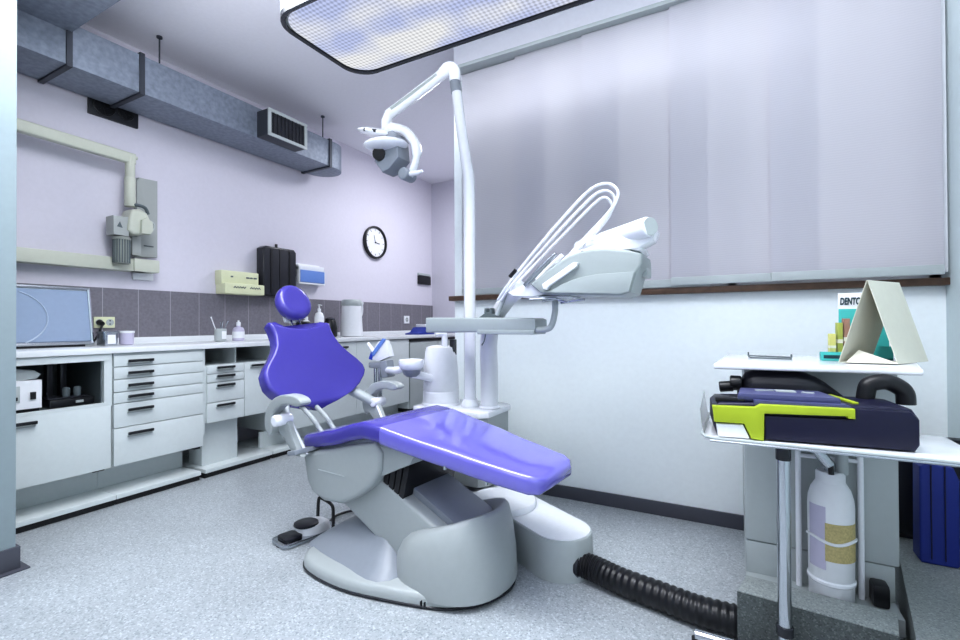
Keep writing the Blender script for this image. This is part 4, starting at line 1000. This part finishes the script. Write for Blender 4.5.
# black bag behind it
t = thing('black_bag', 'black rounded bag lying behind the navy case under the shelf', 'bag', (.16, 1.78, .84))
rg = []
for k in range(13):
    f_ = k/12; x = .012+.295*f_; r_ = (1-(1-min(1, f_/.15))**2*.6)*(1 if f_ < .55 else max(.12, math.cos((f_-.55)/.45*math.pi/2)**.8))
    rg.append([(x, 1.840+a, .814+b_) for a, b_ in rrect(max(.008, .048*r_), max(.006, .086*r_), .045*r_ if r_ > .2 else .004, 4)])
MB().rings(rg).build('bag_body', M['blacksoft'], t)
MB().cyl((-.010, 1.80, .855), (.025, 1.80, .855), .025, bev=.005).build('knob', M['black'], t)
MB().cyl((-.042, 1.795, .84), (.0, 1.795, .845), .018, bev=.004).build('connector', M['black'], t)

# things on the shelf
ZS = .9217
te = thing('card_tent', 'cream folded card tent standing on the trolley shelf', 'card tent', (.44, 2.02, ZS))
A, T_, B_ = Vector((.312, 1.95, ZS+.001)), Vector((.389, 1.95, 1.196)), Vector((.463, 1.95, ZS+.001)); D_ = Vector((.125, .19, 0))
def panel(p, q, d0, d1, th=.002):
    n = ((q-p).cross(d1)).normalized()*th
    m = MB(); m.rings([[tuple(p), tuple(q), tuple(q+d1), tuple(p+d1)], [tuple(p+n), tuple(q+n), tuple(q+n+d1), tuple(p+n+d1)]]); return m
panel(A, T_, 0, D_).build('left_panel', M['cardin'], te)
panel(T_, B_, 0, D_).build('right_panel', M['card'], te)
panel(A+Vector((.0, 0, .001)), B_+Vector((0, 0, .001)), 0, D_*.6).build('bottom_flap', M['card'], te)
fl = MB(); fl.rings([[tuple(A+Vector((.02, -.004, .002))), tuple(B_+Vector((0, -.004, .002))), tuple(A+(B_-A)*.55+Vector((-.02, .05, .04)))], [tuple(A+Vector((.02, -.002, .004))), tuple(B_+Vector((0, -.002, .004))), tuple(A+(B_-A)*.55+Vector((-.02, .052, .042)))]])
fl.build('folded_flap', M['card'], te)
dt = thing('display_stand', 'turquoise and white toothpaste display card behind the card tent', 'display card', (.41, 2.18, ZS))
YD = 2.20
MB().box(.352, .500, YD, YD+.006, ZS, 1.168, .001).build('back_card', M['white'], dt)
MB().box(.353, .499, YD-.003, YD+.001, ZS+.08, 1.108, .0005).box(.353, .499, YD-.004, YD+.001, ZS, 1.03, .0005).build('turquoise_panel', M['teal'], dt)
MB().box(.35, .50, YD-.05, YD-.045, ZS, ZS+.05).box(.35, .50, YD-.05, YD, ZS, ZS+.006).build('front_lip', M['teal'], dt)
cu = bpy.data.curves.new('lettering', 'FONT'); cu.body = 'DENTO'; cu.size = .036; cu.extrude = .0006; cu.offset = .0012; cu.shear = .12
to = bpy.data.objects.new('lettering_src', cu); COL.objects.link(to)
bpy.context.view_layer.update()
me = bpy.data.meshes.new_from_object(to.evaluated_get(bpy.context.evaluated_depsgraph_get()))
bpy.data.objects.remove(to)
lo = bpy.data.objects.new('lettering', me); COL.objects.link(lo); me.materials.clear(); me.materials.append(M['tealdark'])
lo.parent = dt; lo.matrix_parent_inverse = Matrix.Identity(4)
lo.location = Vector((.357, YD-.002, 1.125))-Vector(dt.location); lo.rotation_euler = (R(90), 0, 0); lo.scale = (.50, 1, 1)
for i, (x, y, w, h, mm, lab) in enumerate(((.318, 2.11, .018, .095, 'yellow', 'yellow narrow carton left of the card tent'), (.341, 2.12, .016, .135, 'olivecard', 'lime green tall carton beside the yellow one'), (.362, 2.125, .018, .15, 'rosecard', 'brown tall carton nearest the card tent'))):
    c = thing('carton', lab, 'carton', (x, y, ZS), 8, 'cartons by the display card')
    MB().box(-w/2, w/2, -.012, .012, .001, h, .001).build('box', M[mm], c, local=True)
    MB().box(-w/2-.0005, w/2+.0005, -.0126, .0126, h*.45, h*.55).build('band', M['card'], c, local=True)
t = thing('teal_tray', 'small turquoise box lying at the foot of the cartons', 'box', (.305, 2.08, ZS))
MB().box(.278, .345, 2.05, 2.09, ZS, ZS+.030, .003).build('box', M['teal'], t); MB().box(.285, .338, 2.049, 2.0505, ZS+.008, ZS+.02).build('band', M['tealdark'], t)
t = thing('wire_frame', 'thin dark bent wire frame lying on the trolley shelf', 'wire frame', (.12, 2.1, ZS))
MB().tube([(.055, 2.17, ZS+.018), (.055, 2.17, ZS+.004), (.06, 2.05, ZS+.004), (.185, 2.03, ZS+.004), (.195, 2.12, ZS+.004), (.195, 2.12, ZS+.016)], .0028, 8).tube([(.055, 2.17, ZS+.004), (.195, 2.12, ZS+.004)], .0028, 8).build('wire', M['cabin'], t)

# blue case on the platform, dark board added as the shade behind it
t = thing('blue_case', 'royal blue plastic case standing upright on the grey platform', 'case', (.63, 2.27, .19), 0)
cp = [(.594, .191), (.690, .191), (.696, .20), (.696, .50), (.682, .540), (.612, .550), (.590, .535), (.588, .20)]
MB().prism(cp, 2.24, 2.32, 'xz', .008, 3).build('shell', M['bluebag'], t)
MB().box(.618, .621, 2.236, 2.242, .21, .545).box(.655, .658, 2.236, 2.242, .21, .545).build('grooves', M['navy'], t)
MB().tube(smooth_path([(.615, 2.28, .54), (.62, 2.28, .57), (.665, 2.28, .57), (.67, 2.28, .54)], 4), .007, 8).build('handle', M['bluebag'], t)
t = thing('shade_board', 'dark panel added for the shade behind the blue case at the right edge', 'panel', (.66, 2.52, .19))
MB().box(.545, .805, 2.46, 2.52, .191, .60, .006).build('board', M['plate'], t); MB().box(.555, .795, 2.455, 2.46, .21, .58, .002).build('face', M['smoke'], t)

for o in bpy.data.objects:
    if o.parent is None and o.get('category') and abs(o.location.x-XW) < .025 and o.name != 'worktop': o.location.x += .0012
    if o.name in ('mixer', 'cutting_machine'): o.location.z += .0015
# ------------------------------------------------------------------ lights
def area(name, loc, size, power, rot=(0, 0, 0), col=(1, 1, 1), sy=None):
    l = bpy.data.lights.new(name, 'AREA'); l.energy = power; l.color = col
    l.shape = 'RECTANGLE'; l.size = size; l.size_y = sy or size
    o = bpy.data.objects.new(name, l); COL.objects.link(o); o.location = loc; o.rotation_euler = tuple(R(a) for a in rot); return o
BL = (.95, .975, 1.0)
def bulb(name, loc, r, power, col):
    l = bpy.data.lights.new(name, 'POINT'); l.energy = power; l.color = col; l.shadow_soft_size = r
    o = bpy.data.objects.new(name, l); COL.objects.link(o); o.location = loc; return o
area('fill_behind', (-.6, .9, 2.98), 1.6, 46, (0, 0, 0), BL, .7)  # added fill in place of unseen ceiling lamps
area('fill_window_wall', (-.1, 1.3, 2.98), 1.0, 14, (0, 0, 0), BL, .6)  # fill added to brighten the lower wall and blinds
area('fill_left', (-1.9, 1.1, 2.98), 1.2, 33, (0, 0, 0), BL, .6)  # unseen fill added to lift the left wall and cabinets
area('fill_far', (-2.3, 4.4, 3.0), .8, 50, (0, 0, 0), BL, .6)  # added fill that brightens the far wall and ceiling
area('fill_front', (-.5, -1.4, 2.2), 1.8, 16, (70, 0, 0), BL, 1.0)  # soft fill added behind the viewer; no window stands there
area('fill_up', (-1.1, .3, 1.9), 1.4, 92, (180, 0, 0), BL, 1.2)  # unseen upward lamp added to brighten the ceiling

w = bpy.data.worlds.new('World'); scene.world = w; w.use_nodes = True
bg = w.node_tree.nodes['Background']; bg.inputs['Color'].default_value = (.95, .96, 1, 1); bg.inputs['Strength'].default_value = 1.3

# ------------------------------------------------------------------ camera
cam = bpy.data.cameras.new('camera'); co = bpy.data.objects.new('camera', cam); COL.objects.link(co)
cam.sensor_width = 36; cam.lens = 466.73/960*36; cam.clip_start = .05
yaw, pitch, roll = .496009, .0075848, .0048947
fw = Vector((-math.sin(yaw)*math.cos(pitch), math.cos(yaw)*math.cos(pitch), math.sin(pitch)))
r0 = Vector((math.cos(yaw), math.sin(yaw), 0)); d0 = fw.cross(r0)
rv = r0*math.cos(roll)+d0*math.sin(roll); dv_ = -r0*math.sin(roll)+d0*math.cos(roll)
co.matrix_world = Matrix(((rv.x, -dv_.x, -fw.x, 0), (rv.y, -dv_.y, -fw.y, 0), (rv.z, -dv_.z, -fw.z, 1.06), (0, 0, 0, 1)))
scene.camera = co
scene.view_settings.view_transform = 'Standard'
scene.view_settings.exposure = -.12
scene.view_settings.gamma = .86
